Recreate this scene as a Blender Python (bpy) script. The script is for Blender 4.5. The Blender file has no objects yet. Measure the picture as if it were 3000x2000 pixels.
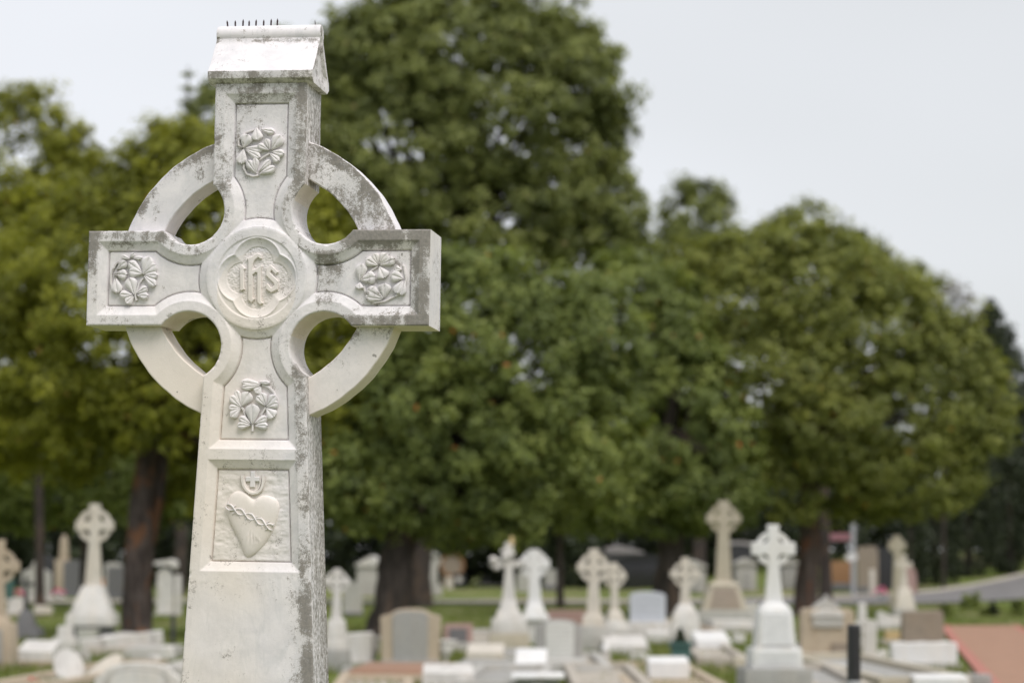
import bpy, bmesh, math, random
import numpy as np
from mathutils import Matrix, Vector

random.seed(7)
RNG = np.random.default_rng(11)
sc = bpy.context.scene
COL = sc.collection

# ------------------------------------------------------------------ camera
F = 6666.7                      # focal length in pixels of the 3000 px wide photograph
PITCH = math.radians(5.565)
CAMH = 1.6
cam_d = bpy.data.cameras.new("camera")
cam = bpy.data.objects.new("camera", cam_d)
COL.objects.link(cam)
cam.location = (0, 0, CAMH)
cam.rotation_euler = (math.radians(90) + PITCH, 0, 0)
cam_d.sensor_width = 36.0
cam_d.lens = 80.0
cam_d.clip_start = 0.1
cam_d.clip_end = 3000
cam_d.dof.use_dof = True
cam_d.dof.focus_distance = 5.93
cam_d.dof.aperture_fstop = 3.3
cam_d.dof.aperture_blades = 0
sc.camera = cam

# ------------------------------------------------------------------ sky, sun, exposure
SUN_EL, SUN_AZ = math.radians(57), math.radians(148)      # azimuth clockwise from +Y (view direction)
world = bpy.data.worlds.new("World")
sc.world = world
world.use_nodes = True
wn, wl = world.node_tree.nodes, world.node_tree.links
wn.clear()
wo = wn.new("ShaderNodeOutputWorld")
bg = wn.new("ShaderNodeBackground")
bg.inputs[1].default_value = 0.1
sky = wn.new("ShaderNodeTexSky")
sky.sky_type = 'NISHITA'
sky.sun_disc = False
sky.sun_elevation = SUN_EL
sky.sun_rotation = SUN_AZ
sky.air_density = 1.0
sky.dust_density = 2.0
tc = wn.new("ShaderNodeTexCoord")
mp = wn.new("ShaderNodeMapping")
mp.inputs["Location"].default_value = (-1.38, -0.2, -0.83)
mp.inputs["Scale"].default_value = (1.0, 1.0, 2.2)
nz = wn.new("ShaderNodeTexNoise")
nz.inputs["Scale"].default_value = 1.7
nz.inputs["Detail"].default_value = 3.0
nz.inputs["Roughness"].default_value = 0.42
cr = wn.new("ShaderNodeValToRGB")
cr.color_ramp.elements[0].position = 0.32
cr.color_ramp.elements[0].color = (0.69, 0.703, 0.712, 1)
cr.color_ramp.elements[1].position = 0.58
cr.color_ramp.elements[1].color = (0.825, 0.838, 0.872, 1)
up = wn.new("ShaderNodeVectorMath"); up.operation = 'SCALE'
up.inputs["Scale"].default_value = 8.45
mx = wn.new("ShaderNodeMix"); mx.data_type = 'RGBA'
mx.inputs["Factor"].default_value = 0.9          # closed cloud cover over the clear sky
wl.new(tc.outputs["Generated"], mp.inputs["Vector"])
wl.new(mp.outputs["Vector"], nz.inputs["Vector"])
wl.new(nz.outputs["Fac"], cr.inputs["Fac"])
wl.new(cr.outputs["Color"], up.inputs[0])
wl.new(sky.outputs["Color"], mx.inputs["A"])
wl.new(up.outputs["Vector"], mx.inputs["B"])
wl.new(mx.outputs["Result"], bg.inputs["Color"])
wl.new(bg.outputs["Background"], wo.inputs["Surface"])

sun_d = bpy.data.lights.new("sun", 'SUN')
sun_d.energy = 2.0
sun_d.angle = math.radians(35)
sun_d.color = (1.0, 0.95, 0.90)
sun = bpy.data.objects.new("sun", sun_d)
COL.objects.link(sun)
sdir = Vector((math.sin(SUN_AZ) * math.cos(SUN_EL), math.cos(SUN_AZ) * math.cos(SUN_EL), math.sin(SUN_EL)))
sun.rotation_euler = (-sdir).to_track_quat('-Z', 'Y').to_euler()

sc.view_settings.view_transform = 'Standard'
sc.view_settings.look = 'None'
sc.view_settings.exposure = 0.4
sc.view_settings.gamma = 1.0
sc.view_settings.use_curve_mapping = False
sc.render.engine = 'CYCLES'
sc.cycles.use_denoising = True
sc.cycles.max_bounces = 6
sc.cycles.diffuse_bounces = 4
sc.cycles.transmission_bounces = 3
sc.cycles.caustics_reflective = False
sc.cycles.caustics_refractive = False

# ------------------------------------------------------------------ geometry of the place
def terrain(x, y):
    def s(t):
        t = min(1.0, max(0.0, t))
        return t * t * (3 - 2 * t)
    return 2.6 * s((y - 100) / 70) * s((x - 6) / 22)

cP, sP = math.cos(PITCH), math.sin(PITCH)
def ray(px, py):
    u, v = (px - 1500) / F, (1000 - py) / F
    return Vector((u, cP - v * sP, sP + v * cP))
def at(px, py, Z):
    r = ray(px, py)
    return Vector((0, 0, CAMH)) + r * (Z / r.y)
def ground_at(px, py):
    """first point of the ground sheet along the ray through a photo pixel"""
    r = ray(px, py)
    f = lambda y: CAMH + r.z / r.y * y - terrain(r.x / r.y * y, y)
    lo, hi = 8.0, 8.0
    while f(hi) > 0 and hi < 260: lo, hi = hi, hi + 2.0
    for _ in range(30):
        m = (lo + hi) / 2
        lo, hi = (m, hi) if f(m) > 0 else (lo, m)
    x = r.x / r.y * hi
    return Vector((x, hi, terrain(x, hi)))

# ------------------------------------------------------------------ helpers: objects
def tag(o, label=None, cat=None, group=None, kind=None):
    if label: o["label"] = label
    if cat: o["category"] = cat
    if group: o["group"] = group
    if kind: o["kind"] = kind
    return o
def empty(name, loc, rz=0.0):
    o = bpy.data.objects.new(name, None)
    COL.objects.link(o)
    o.location = loc
    o.rotation_euler = (0, 0, rz)
    o.empty_display_size = 0.2
    return o
def link(name, me, mat, parent=None):
    o = bpy.data.objects.new(name, me)
    COL.objects.link(o)
    if mat: me.materials.append(mat) if not me.materials else None
    if parent: o.parent = parent
    return o
def from_bm(name, bm, mat, parent=None, smooth=None):
    me = bpy.data.meshes.new(name)
    bmesh.ops.recalc_face_normals(bm, faces=bm.faces[:])
    bm.to_mesh(me); bm.free()
    if smooth is not None:
        me.polygons.foreach_set("use_smooth", [True] * len(me.polygons))
        me.set_sharp_from_angle(angle=math.radians(smooth))
    return link(name, me, mat, parent)
def np_mesh(name, verts, faces, mat, parent=None, smooth=None, attrs=None):
    me = bpy.data.meshes.new(name)
    verts = np.asarray(verts, np.float32); faces = np.asarray(faces, np.int32)
    k = faces.shape[1]
    me.vertices.add(len(verts)); me.vertices.foreach_set("co", verts.ravel())
    me.loops.add(faces.size); me.loops.foreach_set("vertex_index", faces.ravel())
    me.polygons.add(len(faces)); me.polygons.foreach_set("loop_start", np.arange(0, faces.size, k, dtype=np.int32))
    me.update(calc_edges=True)
    for n, v in (attrs or {}).items():
        a = me.attributes.new(n, 'FLOAT', 'POINT'); a.data.foreach_set("value", np.asarray(v, np.float32))
    if smooth is not None:
        me.polygons.foreach_set("use_smooth", np.ones(len(faces), bool))
        if smooth < 179: me.set_sharp_from_angle(angle=math.radians(smooth))
    return link(name, me, mat, parent)

# ------------------------------------------------------------------ helpers: shader nodes
class NT:
    def __init__(s, name):
        s.m = bpy.data.materials.new(name); s.m.use_nodes = True
        s.n, s.l = s.m.node_tree.nodes, s.m.node_tree.links
        s.n.clear()
        s.out = s.n.new("ShaderNodeOutputMaterial")
    def node(s, t, **kw):
        nd = s.n.new(t)
        for k, v in kw.items(): setattr(nd, k, v)
        return nd
    def set(s, sock, v):
        if isinstance(v, bpy.types.NodeSocket): s.l.new(v, sock)
        else: sock.default_value = v
    def coord(s, kind="Object", scale=(1, 1, 1), loc=(0, 0, 0)):
        t = s.node("ShaderNodeTexCoord"); m = s.node("ShaderNodeMapping")
        s.l.new(t.outputs[kind], m.inputs["Vector"])
        m.inputs["Scale"].default_value = scale; m.inputs["Location"].default_value = loc
        return m.outputs["Vector"]
    def noise(s, vec, scale, detail=4, rough=.55, dist=0.0):
        n = s.node("ShaderNodeTexNoise")
        s.l.new(vec, n.inputs["Vector"])
        n.inputs["Scale"].default_value = scale; n.inputs["Detail"].default_value = detail
        n.inputs["Roughness"].default_value = rough; n.inputs["Distortion"].default_value = dist
        return n.outputs["Fac"]
    def math(s, op, a, b=0.0, clamp=False):
        n = s.node("ShaderNodeMath", operation=op, use_clamp=clamp)
        s.set(n.inputs[0], a); s.set(n.inputs[1], b)
        return n.outputs[0]
    def ramp(s, v, lo, hi, a=0.0, b=1.0):
        n = s.node("ShaderNodeMapRange", interpolation_type='SMOOTHSTEP', clamp=True)
        s.set(n.inputs[0], v); s.set(n.inputs[1], lo); s.set(n.inputs[2], hi); s.set(n.inputs[3], a); s.set(n.inputs[4], b)
        return n.outputs[0]
    def mix(s, f, a, b, mode='MIX'):
        n = s.node("ShaderNodeMix", data_type='RGBA', blend_type=mode)
        s.set(n.inputs["Factor"], f)
        s.set(n.inputs["A"], a if not isinstance(a, tuple) else (*a[:3], 1))
        s.set(n.inputs["B"], b if not isinstance(b, tuple) else (*b[:3], 1))
        return n.outputs["Result"]
    def attr(s, name):
        n = s.node("ShaderNodeAttribute", attribute_name=name)
        return n.outputs["Fac"]
    def bump(s, h, strength=.3, dist=.01):
        n = s.node("ShaderNodeBump")
        s.l.new(h, n.inputs["Height"]); n.inputs["Strength"].default_value = strength; n.inputs["Distance"].default_value = dist
        return n.outputs["Normal"]
    def principled(s, col, rough=.6, normal=None, spec=.35, metal=0.0):
        p = s.node("ShaderNodeBsdfPrincipled")
        s.set(p.inputs["Base Color"], col if not isinstance(col, tuple) else (*col[:3], 1))
        s.set(p.inputs["Roughness"], rough)
        p.inputs["Specular IOR Level"].default_value = spec
        p.inputs["Metallic"].default_value = metal
        if normal: s.l.new(normal, p.inputs["Normal"])
        s.l.new(p.outputs[0], s.out.inputs["Surface"])
        return s.m

def stone_mat(name, col, dark=None, amount=.5, scale=6.0, rough=.7, speck=0.0, spec=.3):
    t = NT(name)
    v = t.coord()
    dark = dark or tuple(c * .45 for c in col)
    n1 = t.noise(v, scale, 6, .62, .3)
    n2 = t.noise(v, scale * 9, 4, .65)
    m = t.ramp(t.math('ADD', t.math('MULTIPLY', n1, .7), t.math('MULTIPLY', n2, .3)), .46, .72)
    c = t.mix(t.math('MULTIPLY', m, amount), col, dark)
    n3 = t.noise(t.coord(scale=(3, 3, .6)), 2.2, 3, .5)
    c = t.mix(t.ramp(n3, .4, .75, 0, .22), c, tuple(min(1, x * f) for x, f in zip(col, (1.08, .95, .78))))
    run = t.noise(t.coord(scale=(9, 9, .9), loc=(2, 5, 1)), 3.0, 5, .68)
    c = t.mix(t.math('MULTIPLY', t.ramp(run, .5, .68), .55 * amount), c, dark)
    if speck:
        n4 = t.noise(v, 120, 2, .8)
        c = t.mix(t.ramp(n4, .5, .62, 0, speck), c, tuple(x * .25 for x in col))
    return t.principled(c, rough, t.bump(n2, .35, .01), spec)

def marble_mat():
    t = NT("weathered_marble")
    v = t.coord()
    big, med = t.noise(v, 2.6, 3, .5), t.noise(v, 16, 5, .62, .4)
    fine, grit = t.noise(v, 95, 5, .72), t.noise(v, 330, 3, .75)
    mott = t.noise(t.coord(loc=(5, 2, 1)), 38, 6, .68, .25)
    stain, warm, side = t.attr("stain"), t.attr("warm"), t.attr("side")
    # clean stone: white with blue grey clouds, cream patches and painted-in ground bounce
    c = t.mix(t.ramp(med, .35, .7, 0, .75), (.795, .765, .785), (.635, .62, .65))
    vein = t.noise(t.coord(scale=(1, 1, .55), loc=(3, 1, 0)), 5.5, 7, .6, 1.6)
    c = t.mix(t.ramp(t.math('ABSOLUTE', t.math('SUBTRACT', vein, .5)), .0, .03, .26, 0), c, (.55, .56, .58))
    wm = t.ramp(t.math('ADD', t.math('MULTIPLY', warm, .9), t.math('SUBTRACT', big, .5)), .12, .75)
    c = t.mix(t.math('MULTIPLY', wm, .75), c, (.79, .70, .60))
    # black crust and lichen in patches with ragged, speckled edges
    f = t.math('ADD', t.math('MULTIPLY', t.math('SUBTRACT', mott, .5), 1.25), t.math('MULTIPLY', t.math('SUBTRACT', fine, .5), 1.35))
    f = t.math('ADD', f, t.math('MULTIPLY', t.math('SUBTRACT', grit, .5), 1.15))
    patch = t.noise(t.coord(loc=(1, 7, 3)), 13, 4, .55, .5)
    f = t.math('ADD', f, t.math('MULTIPLY', t.math('SUBTRACT', patch, .5), 1.5))
    run = t.noise(t.coord(scale=(1, 1, .13), loc=(4, 4, 2)), 42, 4, .6)
    f = t.math('ADD', f, t.math('MULTIPLY', t.math('SUBTRACT', run, .5), .9))
    m = t.ramp(t.math('ADD', t.math('MULTIPLY', stain, 1.08), f), .38, .84)
    lich = t.mix(t.ramp(fine, .35, .65), (.08, .068, .053), (.21, .185, .155))
    c = t.mix(t.math('MULTIPLY', m, .88), c, lich)
    thin = t.ramp(t.math('ADD', stain, t.math('MULTIPLY', t.math('SUBTRACT', grit, .5), 1.6)), .12, .9, 0, .34)
    c = t.mix(thin, c, (.34, .33, .31))
    # streaks running down the weather side
    st = t.noise(t.coord(scale=(60, 60, 5)), 2.4, 6, .72)
    sm = t.ramp(t.math('ADD', t.math('MULTIPLY', side, .62), t.math('ADD', t.math('SUBTRACT', st, .5), t.math('MULTIPLY', t.math('SUBTRACT', fine, .5), 1.1))), .26, .62)
    c = t.mix(t.math('MULTIPLY', sm, .85), c, (.13, .115, .085))
    # stray dark specks
    sp = t.noise(t.coord(loc=(9, 9, 9)), 48, 2, .5)
    c = t.mix(t.ramp(sp, .745, .79, 0, .7), c, (.16, .15, .13))
    hgt = t.math('ADD', t.math('MULTIPLY', fine, .6), t.math('MULTIPLY', grit, .5))
    return t.principled(c, t.ramp(m, 0, 1, .55, .9), t.bump(hgt, .28, .0022), .3)

MAT = dict(
    marble=marble_mat(),
    white=stone_mat("white_marble", (.60, .585, .565), (.29, .275, .25), .7, 5),
    bright=stone_mat("bright_marble", (.68, .68, .68), (.44, .44, .43), .5, 5),
    cream=stone_mat("cream_marble", (.58, .54, .48), (.30, .275, .23), .6, 6),
    palegrey=stone_mat("pale_grey_stone", (.43, .42, .395), (.24, .23, .215), .6, 6),
    grey=stone_mat("grey_granite", (.36, .355, .34), (.2, .2, .19), .5, 8, .6, .5),
    darkgrey=stone_mat("dark_grey_stone", (.15, .15, .155), (.07, .07, .07), .5, 8, .5, .3),
    black=stone_mat("black_granite", (.028, .028, .032), (.012, .012, .014), .5, 8, .16, 0, .6),
    sand=stone_mat("sandstone", (.43, .36, .275), (.25, .205, .16), .55, 7),
    beige=stone_mat("beige_stone", (.44, .40, .32), (.24, .22, .18), .5, 6),
    brown=stone_mat("brown_stone", (.27, .225, .18), (.17, .145, .12), .6, 6),
    terra=stone_mat("terracotta_slab", (.29, .175, .12), (.2, .12, .09), .5, 4),
    pink=stone_mat("pink_granite", (.38, .26, .235), (.25, .17, .16), .4, 6, .4, .2),
    blue=stone_mat("blue_grey_marble", (.5, .525, .575), (.4, .42, .46), .5, 8),
    conc=stone_mat("grave_concrete", (.42, .385, .335), (.25, .23, .2), .6, 5, .85, .2),
    iron=stone_mat("dark_iron", (.05, .053, .05), (.03, .03, .03), .5, 10, .5),
    bollard=stone_mat("black_paint", (.018, .018, .021), (.012, .012, .013), .3, 12, .38, 0, .5),
    steel=stone_mat("galvanised_steel", (.40, .41, .43), (.3, .3, .31), .4, 14, .45),
    brick=stone_mat("brown_brick", (.27, .15, .075), (.18, .1, .06), .6, 9),
    redsign=stone_mat("red_sign_enamel", (.30, .15, .17), (.25, .12, .13), .3, 9, .4),
    green=stone_mat("green_plastic", (.06, .13, .12), (.04, .09, .085), .3, 9, .45),
    spike=stone_mat("rusty_spike", (.05, .028, .032), (.025, .015, .02), .6, 400, .6),
    roof=stone_mat("pale_roof", (.36, .34, .35), (.22, .21, .21), .5, 2),
    tan=stone_mat("tan_stain_stone", (.5, .38, .2), (.35, .27, .16), .4, 9),
)

# inscribed marble: faint grey rows of worn lettering, no readable signs
def inscription_mat(name, base, ink, rows):
    t = NT(name)
    v = t.coord("Generated")
    sep = t.node("ShaderNodeSeparateXYZ"); t.l.new(v, sep.inputs[0])
    w = t.math('SINE', t.math('MULTIPLY', sep.outputs["Z"], rows * 6.283))
    n = t.noise(t.coord("Generated", (26, 1, rows)), 1.6, 2, .6)
    edge = t.ramp(t.math('ABSOLUTE', t.math('SUBTRACT', sep.outputs["X"], .5)), .3, .46, 1, 0)
    m = t.math('MULTIPLY', t.math('MULTIPLY', t.ramp(w, -.1, .5), t.ramp(n, .38, .58)), edge)
    c = t.mix(t.math('MULTIPLY', m, .75), base, ink)
    nn = t.noise(t.coord(), 9, 5, .6)
    c = t.mix(t.ramp(nn, .45, .7, 0, .25), c, tuple(x * .6 for x in base))
    return t.principled(c, .6)
MAT["inscr_white"] = inscription_mat("inscribed_white_marble", (.66, .66, .67), (.33, .34, .36), 9)
MAT["inscr_blue"] = inscription_mat("inscribed_blue_grey_marble", (.5, .525, .575), (.32, .34, .39), 5)
MAT["inscr_grey"] = inscription_mat("inscribed_grey_marble", (.56, .56, .53), (.42, .42, .4), 8)

# ------------------------------------------------------------------ ground, road, path
def ground_mat():
    t = NT("cemetery_grass")
    v = t.coord()
    a, b, c3 = t.noise(v, .16, 5, .6), t.noise(v, 1.1, 5, .65), t.noise(v, 14, 4, .7)
    c = t.mix(t.ramp(b, .35, .65), (.095, .135, .026), (.165, .20, .05))
    c = t.mix(t.ramp(c3, .4, .68, 0, .6), c, (.07, .10, .02))
    dry = t.ramp(t.math('ADD', t.math('MULTIPLY', a, .6), t.math('MULTIPLY', b, .4)), .485, .60)
    c = t.mix(t.math('MULTIPLY', dry, .8), c, (.29, .235, .165))
    return t.principled(c, .95, t.bump(c3, .8, .05), .1)
MAT["grass"] = ground_mat()

def build_ground():
    xs = np.unique(np.concatenate([np.linspace(-420, -60, 13), np.linspace(-60, 60, 61), np.linspace(60, 420, 13)]))
    ys = np.unique(np.concatenate([np.linspace(-80, 20, 6), np.linspace(20, 220, 101), np.linspace(220, 900, 18)]))
    X, Y = np.meshgrid(xs, ys)
    Zv = np.vectorize(terrain)(X, Y) + 0.03 * np.sin(X * .7 + 1.3) * np.sin(Y * .45) * (Y > 24) - 0.03
    n = len(xs)
    V = np.stack([X, Y, Zv], -1).reshape(-1, 3)
    q = [(j * n + i, j * n + i + 1, (j + 1) * n + i + 1, (j + 1) * n + i) for j in range(len(ys) - 1) for i in range(n - 1)]
    tag(np_mesh("ground", V, q, MAT["grass"], None, 180), kind="structure")
build_ground()

def road_mat():
    t = NT("asphalt"); v = t.coord()
    n = t.noise(v, 30, 4, .7); b = t.noise(v, .5, 4, .6)
    c = t.mix(t.ramp(b, .35, .65), (.15, .145, .145), (.20, .19, .185))
    c = t.mix(t.ramp(n, .45, .65, 0, .4), c, (.1, .1, .1))
    return t.principled(c, .9, t.bump(n, .4, .01), .2)
MAT["asphalt"] = road_mat()

def strip(name, left, right, mat, lift, parent=None, kind="structure", thick=.0):
    """ribbon between two polylines of ground points, draped on the terrain"""
    V, Q = [], []
    m = 6
    for (l, r) in zip(left, right):
        for k in range(m + 1):
            x = l[0] + (r[0] - l[0]) * k / m; y = l[1] + (r[1] - l[1]) * k / m
            V.append((x, y, terrain(x, y) + lift))
    w = m + 1
    for j in range(len(left) - 1):
        for k in range(m):
            Q.append((j * w + k, j * w + k + 1, (j + 1) * w + k + 1, (j + 1) * w + k))
    if thick:
        n0 = len(V)
        V += [(x, y, z - thick) for x, y, z in V[:n0]]
        for j in range(len(left) - 1):
            for k in (0, m):
                Q.append((j * w + k, (j + 1) * w + k, n0 + (j + 1) * w + k, n0 + j * w + k))
        for j in (0, len(left) - 1):
            for k in range(m):
                Q.append((j * w + k, j * w + k + 1, n0 + j * w + k + 1, n0 + j * w + k))
    o = np_mesh(name, V, Q, mat, parent)
    if kind: tag(o, kind=kind)
    return o
def poly(pts, n=24):
    """resample a ground polyline with Catmull-Rom"""
    P = [np.array(p[:2], float) for p in pts]
    P = [2 * P[0] - P[1]] + P + [2 * P[-1] - P[-2]]
    out = []
    for i in range(1, len(P) - 2):
        for k in range(n):
            t = k / n
            a, b, c, d = P[i - 1], P[i], P[i + 1], P[i + 2]
            out.append(.5 * ((2 * b) + (-a + c) * t + (2 * a - 5 * b + 4 * c - d) * t * t + (-a + 3 * b - 3 * c + d) * t ** 3))
    out.append(P[-2])
    return out
gp = lambda x, y: tuple(ground_at(x, y))[:2]
near = poly([(-60, 92.5), (-20, 92.5), (4, 92), gp(2300, 1771), gp(2683, 1767), gp(2860, 1761), gp(3010, 1752), gp(3150, 1740)], 16)
far = poly([(-60, 95), (-20, 95), (4, 95.5), gp(2300, 1752), gp(2680, 1738), gp(2830, 1720), gp(2960, 1694), gp(3060, 1668)], 16)
strip("road", near, far, MAT["asphalt"], .02)
kr = [p + np.array((-.1, .35)) for p in far]
strip("road_kerb", far, kr, MAT["conc"], .12, thick=.2)

def paver_mat(name, a, b):
    t = NT(name); v = t.coord()
    br = t.node("ShaderNodeTexBrick"); t.l.new(v, br.inputs["Vector"])
    br.inputs["Scale"].default_value = 5.0
    br.inputs["Color1"].default_value = (*a, 1); br.inputs["Color2"].default_value = (*b, 1)
    br.inputs["Mortar"].default_value = (.25, .19, .15, 1); br.inputs["Mortar Size"].default_value = .015
    n = t.noise(v, 2.5, 5, .6)
    c = t.mix(t.ramp(n, .4, .7, 0, .45), br.outputs["Color"], tuple(x * .7 for x in a))
    return t.principled(c, .85, t.bump(br.outputs["Fac"], .3, .01), .2)
MAT["paver"] = paver_mat("path_pavers", (.32, .185, .125), (.37, .215, .145))
MAT["edging"] = paver_mat("red_edging_bricks", (.40, .15, .12), (.44, .19, .15))
pl = [(11.25, 59), (9.7, 50), (6.9, 33), (4.6, 19), (3.0, 8)]
pr = [(12.85, 59), (11.3, 50), (8.5, 33), (6.2, 19), (4.6, 8)]
strip("brick_path", poly(pl, 8), poly(pr, 8), MAT["paver"], .02)
strip("path_edging", poly([(x - .2, y) for x, y in pl], 8), poly(pl, 8), MAT["edging"], .026)
strip("path_edging", poly(pr, 8), poly([(x + .2, y) for x, y in pr], 8), MAT["edging"], .026)

# ================================================================== the large Celtic cross
S = 0.0009                                     # one design unit in metres
CR = empty("celtic_cross", (0, 0, 0))
M_CROSS = (Matrix.Translation((-.6685, 5.9111, 2.3434)) @ Matrix.Rotation(-math.radians(8.2), 4, 'Z')
           @ Matrix.Rotation(math.radians(.89), 4, 'Y') @ Matrix.Rotation(math.radians(.51), 4, 'X'))
# the empty sits at the base of the monument; all parts use the frame of the cross head
HEADZ = 2600 * S
CR.matrix_world = M_CROSS @ Matrix.Translation((0, 0, -HEADZ))
tag(CR, "tall weathered white marble Celtic cross with shamrocks and a carved heart, in the foreground", "cross",
    "Celtic crosses in the cemetery")
OFF = Matrix.Translation((0, 0, HEADZ))
MINV = M_CROSS.inverted()
def face(px, py, depth=0.0):
    """photo pixel -> design units on the plane `depth` units behind the front face"""
    o = MINV @ Vector((0, 0, CAMH)); d = MINV.to_3x3() @ ray(px, py)
    t = (depth * S - o.y) / d.y
    p = o + d * t
    return p.x / S, p.z / S
def part(o):
    o.parent = CR if o.parent is None else o.parent
    if o.parent is CR: o.matrix_local = OFF
    return o

def sm(a, b, x):
    t = np.clip((x - a) / (b - a), 0, 1)
    return t * t * (3 - 2 * t)
_tab = RNG.random((64, 64))
def vnoise(x, y):
    xi, yi = np.floor(x).astype(int), np.floor(y).astype(int)
    fx, fy = x - xi, y - yi
    fx, fy = fx * fx * (3 - 2 * fx), fy * fy * (3 - 2 * fy)
    g = lambda i, j: _tab[i % 64, j % 64]
    return (g(xi, yi) * (1 - fx) + g(xi + 1, yi) * fx) * (1 - fy) + (g(xi, yi + 1) * (1 - fx) + g(xi + 1, yi + 1) * fx) * fy
def fbm(x, y, n=4):
    return sum(vnoise(x * 2 ** k + 17 * k, y * 2 ** k + 5 * k) * .5 ** k for k in range(n)) / sum(.5 ** k for k in range(n))

AX, AH, YT, YB = 511.0, 139.5, 574.0, -1500.0
SX, SY, SR = 202.0, 198.0, 100.0
MED = 149.0
def wid(y): return 138.0 + .0488 * np.maximum(0, -y)
def dep(y): return 182.0 + .012 * np.maximum(0, -y)
def inside(x, y):
    ax, ay = np.abs(x), np.abs(y)
    da = np.minimum(AX - ax, AH - ay)
    ds = np.minimum(wid(y) - ax, np.minimum(YT - y, y - YB))
    d = np.maximum(da, ds)
    return np.minimum(d, np.hypot(ax - SX, ay - SY) - SR)

P1B = face(740, 1315)[1]; P2T = face(740, 1346)[1]; P2B = face(730, 1673)[1]
FLOOR = -17.0
def lobes(x, y, c, r):
    return np.min([np.hypot(x - c, y), np.hypot(x + c, y), np.hypot(x, y - c), np.hypot(x, y + c)], axis=0) - r
def relief(x, y):
    d = inside(x, y)
    r = np.hypot(x, y)
    s1 = np.minimum(d - 31, np.minimum(r - MED, y - P1B))
    s2 = np.minimum(wid(y) - 32 - np.abs(x), np.minimum(P2T - y, y - P2B))
    s = np.maximum(s1, s2)
    t = np.clip(s / 25, 0, 1)
    h = -13.0 * t ** .85 - 4.0 * sm(25, 27.5, s)
    h -= 7.0 * np.exp(-((s - 28.5) / 1.7) ** 2)                           # cut line where the moulding meets the panel floor
    # raised medallion with sunk quatrefoil
    h = np.where(r < MED + 2, np.maximum(h, 1.2 * (1 - sm(MED - 6, MED + 2, r))), h)
    h = h - 3.0 * (1 - sm(118, 122, r)) * (r < 124)
    qi = -lobes(x, y, 46, 72)
    qt = np.clip(qi / 25, 0, 1)
    inq = r < 120
    h = np.where(inq & (qi > 0), h * (1 - qt) + (-1.0 - 9.5 * np.sin(qt * math.pi / 2)) * qt ** .35, h)
    h = np.where(inq, h + 2.6 * np.exp(-((qi - 1) / 3.0) ** 2), h)
    qf = sm(25, 27, qi) * inq
    h = h - 2.5 * qf
    # chiselled grounds: stippled in the quatrefoil, tooled behind the heart
    h = h + qf * (fbm(x * .32, y * .32, 2) - .5) * 3.4
    hp = sm(26, 34, s2)
    h = h + hp * ((fbm(x * .04 + 9, y * .06, 3) - .5) * 5.0)
    # worn edges and a faintly uneven hand-cut surface
    h = h - 3.0 * (1 - np.clip(d / 4.0, 0, 1)) ** 2
    h = h + (fbm(x * .02 + 3, y * .02 + 7, 3) - .5) * 1.6 + (fbm(x * .16, y * .16, 2) - .5) * .5
    chip = sm(.66, .8, fbm(x * .05 + 31, y * .05 + 11, 3)) * (1 - sm(2, 9, d))
    return h - 3.0 * chip

def stain_front(x, y):
    d = inside(x, y); r = np.hypot(x, y); w = wid(y)
    s = np.full_like(x, .10)
    upper = sm(120, 380, y) * (np.abs(x) < 145)
    s += upper * (.20 + .22 * sm(80, 120, x) + .16 * sm(500, 560, y) + .10 * (1 - sm(36, 60, d)))
    la = sm(230, 300, -x)
    s += la * (.48 * sm(92, 122, y) + .40 * sm(468, 490, -x) * sm(-110, 60, y) + .26 * sm(100, 125, -y) + .30 * sm(76, 92, y) * (1 - sm(100, 110, y)) * sm(300, 400, -x))
    ra = sm(215, 290, x)
    s += ra * (.52 * sm(84, 118, y) + .52 * sm(438, 470, x) + .36 * sm(96, 122, -y) + .10 + .3 * sm(70, 90, y) * (1 - sm(420, 440, x)))
    s += .52 * sm(160, 185, x) * (1 - sm(215, 275, x)) * (1 - sm(60, 90, np.abs(y)))
    rim = (1 - sm(26, 44, d)) * (1 - sm(240, 360, np.abs(x))) * (1 - sm(240, 380, np.abs(y)))
    s += rim * (.18 * sm(-20, 20, -x) * sm(-20, 20, y) + .30 * sm(-20, 20, x) * sm(-20, 20, y) + .18 * sm(-20, 20, x) * sm(-20, 20, -y))
    low = sm(140, 260, -y)
    s += low * (.42 * sm(w - 52, w - 22, x) + .13 * sm(w - 34, w - 8, -x))
    base = sm(850, 950, -y)
    s += base * .26 * sm(w - 95, w - 40, x)
    s += (r < 150) * .08 * sm(-60, 120, x)
    return s
def warm_front(x, y):
    return .27 + .28 * sm(50, 500, -y) * (1 - .8 * sm(-40, 150, x)) + .22 * (np.hypot(x, y + 40) < 118) - .12 * sm(100, 400, y)

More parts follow.
